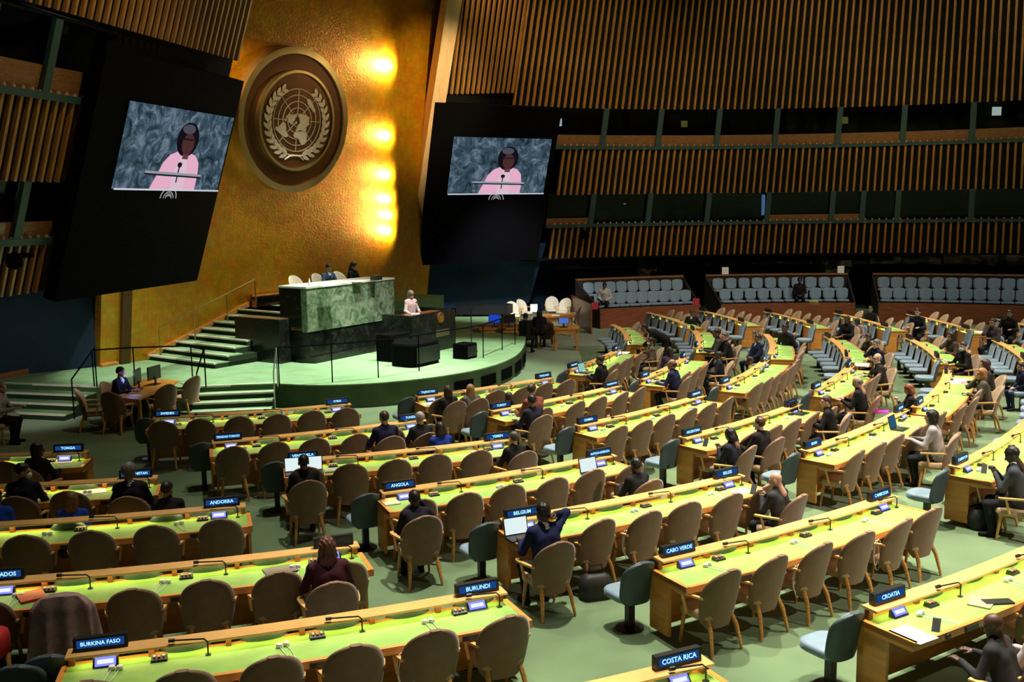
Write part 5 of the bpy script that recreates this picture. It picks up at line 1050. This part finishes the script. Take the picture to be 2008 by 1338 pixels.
def tpx(D, px, py, z=.80):
    D = DL[D]; p = un(px, py, z); a = math.atan2(p[1]-D.C[1], p[0]-D.C[0]); return (a-D.a0)/(D.a1-D.a0), np.hypot(p[0]-D.C[0], p[1]-D.C[1])-D.R
scw = em('laptop_white', (.80, .95, .95), 1.0); scb = em('laptop_blue', (.05, .16, .32), .6); sca = em('laptop_cyan', (.35, .75, .65), .8)
for D, px, py, lab, mt in [('B4', 1035, 1060, 'open laptop with a bright white screen at the navy suited delegate', scw), ('B2', 580, 928, 'left of two bright laptops before the delegate in black', scw), ('B2', 614, 926, 'right of two bright laptops before the delegate in black', scw), ('B3', 1165, 926, 'bright white laptop at the right end of the ANGOLA desk', scw),
 ('C3', 1570, 808, 'dark open laptop at the end of a middle desk', metal_d), ('C4', 1765, 838, 'open laptop with a dim blue screen at the grey jacketed delegate', scb), ('D0', 1150, 728, 'small cyan laptop at the stage end of the fourth block', sca)]:
    t, q = tpx(D, px, py); laptop(D, t, max(.12, min(.35, q)), lab, mt)
def sheet_on(D, px, py, w, l, h, mt, lab, cat, nm='paper_sheet', rz=0):
    t, q = tpx(D, px, py, .76); d = DL[D]; o = slab(nm, d.p(t, max(.08, min(.4, q)), .758), rot2(d.out(t)[:2], rz), w, l, h, mt, lab, cat); return o
grey_l = mat('grey_lid', (.10, .085, .095), .5)
for a in [('A4', 550, 1120, .36, .25, .02, grey_l, 'closed grey laptop beside the maroon jacket', 'laptop', 'closed_laptop', 10), ('A4', 62, 1172, .26, .3, .03, mat('red_folder', (.45, .012, .015), .5), 'bright red folder on the BARBADOS desk', 'folder', 'red_folder', 25), ('B6', 1808, 1252, .36, .27, .004, paper_m, 'large white sheet before the bald delegate at lower right', 'paper', 'paper_sheet', 90),
 ('B6', 1925, 1182, .3, .22, .015, mat('tan_notebook', (.45, .30, .18), .6), 'tan notebook lying on the lower right desk', 'notebook', 'notebook', 20), ('B6', 1995, 1195, .12, .3, .02, blackp, 'black wallet case on the lower right desk', 'case', 'case', 60), ('B4', 1455, 963, .28, .2, .004, paper_m, 'white page beside the bald delegate with a phone', 'paper', 'paper_sheet', 0),
 ('A2', 180, 965, .4, .25, .004, paper_m, 'white papers beside the grey curly haired delegate', 'paper', 'paper_sheet', 15), ('A1', 125, 900, .4, .22, .004, paper_m, 'white papers on the TONGA desk', 'paper', 'paper_sheet', 0), ('B3', 765, 985, .22, .3, .015, mat('beige_pad', (.6, .55, .45), .6), 'beige pad on the ANGOLA desk', 'notepad', 'notepad', 0), ('B2', 655, 923, .3, .22, .02, mat('steel_case', (.3, .32, .34), .4), 'grey case on the desk near two bright laptops', 'case', 'case', 0),
 ('D3', 1690, 716, .5, .35, .01, paper_m, 'white papers held at the bald bespectacled delegate', 'paper', 'paper_sheet', 0), ('D4', 1880, 748, .7, .4, .008, paper_m, 'spread white papers at the far end of the fourth block', 'paper', 'paper_sheet', 0), ('C0', 842, 792, .3, .2, .004, paper_m, 'white page at the stage end of the third block', 'paper', 'paper_sheet', 0), ('D0', 1222, 692, .4, .3, .006, paper_m, 'white papers at the far end of the fourth block front desk', 'paper', 'paper_sheet', 0), ('F5', 1940, 652, .5, .3, .01, paper_m, 'white papers on the far right desk', 'paper', 'paper_sheet', 0)]: sheet_on(*a)
# phones and small things in hands
for px, py, z, lab in [(1478, 960, .97, 'dark phone held by the bald delegate in charcoal'), (1930, 920, .95, 'dark phone held by the grey suited delegate'), (1384, 868, .95, 'bright phone held by the dark haired delegate'), (1836, 1228, .80, 'pen case held over the white sheet')]:
    t = un(px, py, z); slab('phone', t, (.5, .85), .075, .15, .012, blackp, lab, 'phone', 50)
t = un(1725, 808, .66); slab('pink_folder', t, (.4, .9), .34, .26, .02, mat('magenta', (.75, .03, .45), .5), 'magenta folder on the lap of the red haired delegate', 'folder')
t = un(1045, 1015, 1.12); 
# coat draped over a chair at the left
q = un(100, 1205, .97); D = DL['A4']; t, qq = tpx('A4', 105, 1205, .97); pc = D.p(t, .62); oc = D.out(t)
m = MB(); rows = []
for j in range(12):
    v = j/11; z = 1.0-.72*v if j else 1.03
    ring = []
    for k in range(54):
        a = 2*math.pi*k/54; rx = .30+.07*v+.035*math.sin(7*a+j*.15)*(.3+v); ry = .085+.05*v+.05*math.sin(9*a+1)*(.2+v); sc = .75 if j == 0 else 1
        ring.append(V(rx*math.cos(a)*sc, -.30+ry*math.sin(a)*sc, z-.05*abs(math.cos(a))**3*(1-v)))
    rows.append(ring)
m.rings(rows); tag(mk('draped_coat', m, mat('mauve_brown_wool', (.30, .19, .175), .9, 0, .25, 12, .3, 90), None, 60, TR(pc-oc*.0, heading(-oc[:2]))), 'mauve brown coat draped over a chair back at the BARBADOS desk', 'coat')
q = un(-22, 1262, .62); m = MB(); cushion(m, (0, 0, 0), .35, .35, .25, .12); tag(mk('red_jacket', m, mat('red_cloth', (.5, .012, .012), .8), None, 50, TR(q)), 'bright red garment bundled on a seat at the left edge', 'garment')
q = un(1452, 770, .6); m = MB()
# camera on the slat band and on the left wall
for px, py, lab, f in [(1147, 460, 'black round camera mounted on the lower slats beside the right screen', 'r'), (28, 512, 'black camera rig on the slats at the left edge', 'l')]:
    p = rw(thpx(px, py, 3.5), 3.5, .25) if f == 'r' else unp(px, py, PL, NLn); p = CAMP+ray(px, py)*(p[1]/ray(px, py)[1]); s_ = .8 if f == 'r' else .7
    r = link('wall_camera', None, None, TR(p, 0 if f == 'r' else -.4)); tag(r, lab, 'camera'); m = MB(); m.lathe([(.02, -.25*s_), (.2*s_, -.18*s_), (.24*s_, 0), (.2*s_, .18*s_), (.02, .25*s_)], 12); mk('housing', m, blackm, r, 50); m = MB(); m.box((0, .25, .1), (.1, .4, .1)); mk('bracket', m, blackm, r)

# headset cords looping down from the sockets between the chairs
for D, ts in (('B5', (.36, .69)), ('B4', (.36,)), ('A4', (.55, .83)), ('A5', (.36, .69)), ('C4', (.5,))):
    d = DL[D]
    for t in ts:
        for j in range(2):
            c = d.p(t+.01*j, .57, .70); e = d.p(t+.02+.01*j, .57, .70); w = .05+.03*j; h = .33+.07*j; x = (e-c); x /= np.linalg.norm(x)
            m = MB(); m.tube([c+x*(w*math.sin(a)*(1-abs(math.cos(a))*.2))+V(0, 0, -h*(1-math.cos(a))/2) for a in np.linspace(0, 2*math.pi, 15)], .0045, 5); mk('headset_cord', m, white_p, d.obj)
# single blue chair at the lower left corner
q = un(32, 1304, .86); d = toO(q); blue_chair((q[0]+d[0]*.2, q[1]+d[1]*.2, 0), d, 'blue pedestal chair cut by the lower left corner', 'blue pedestal chairs before the desks')
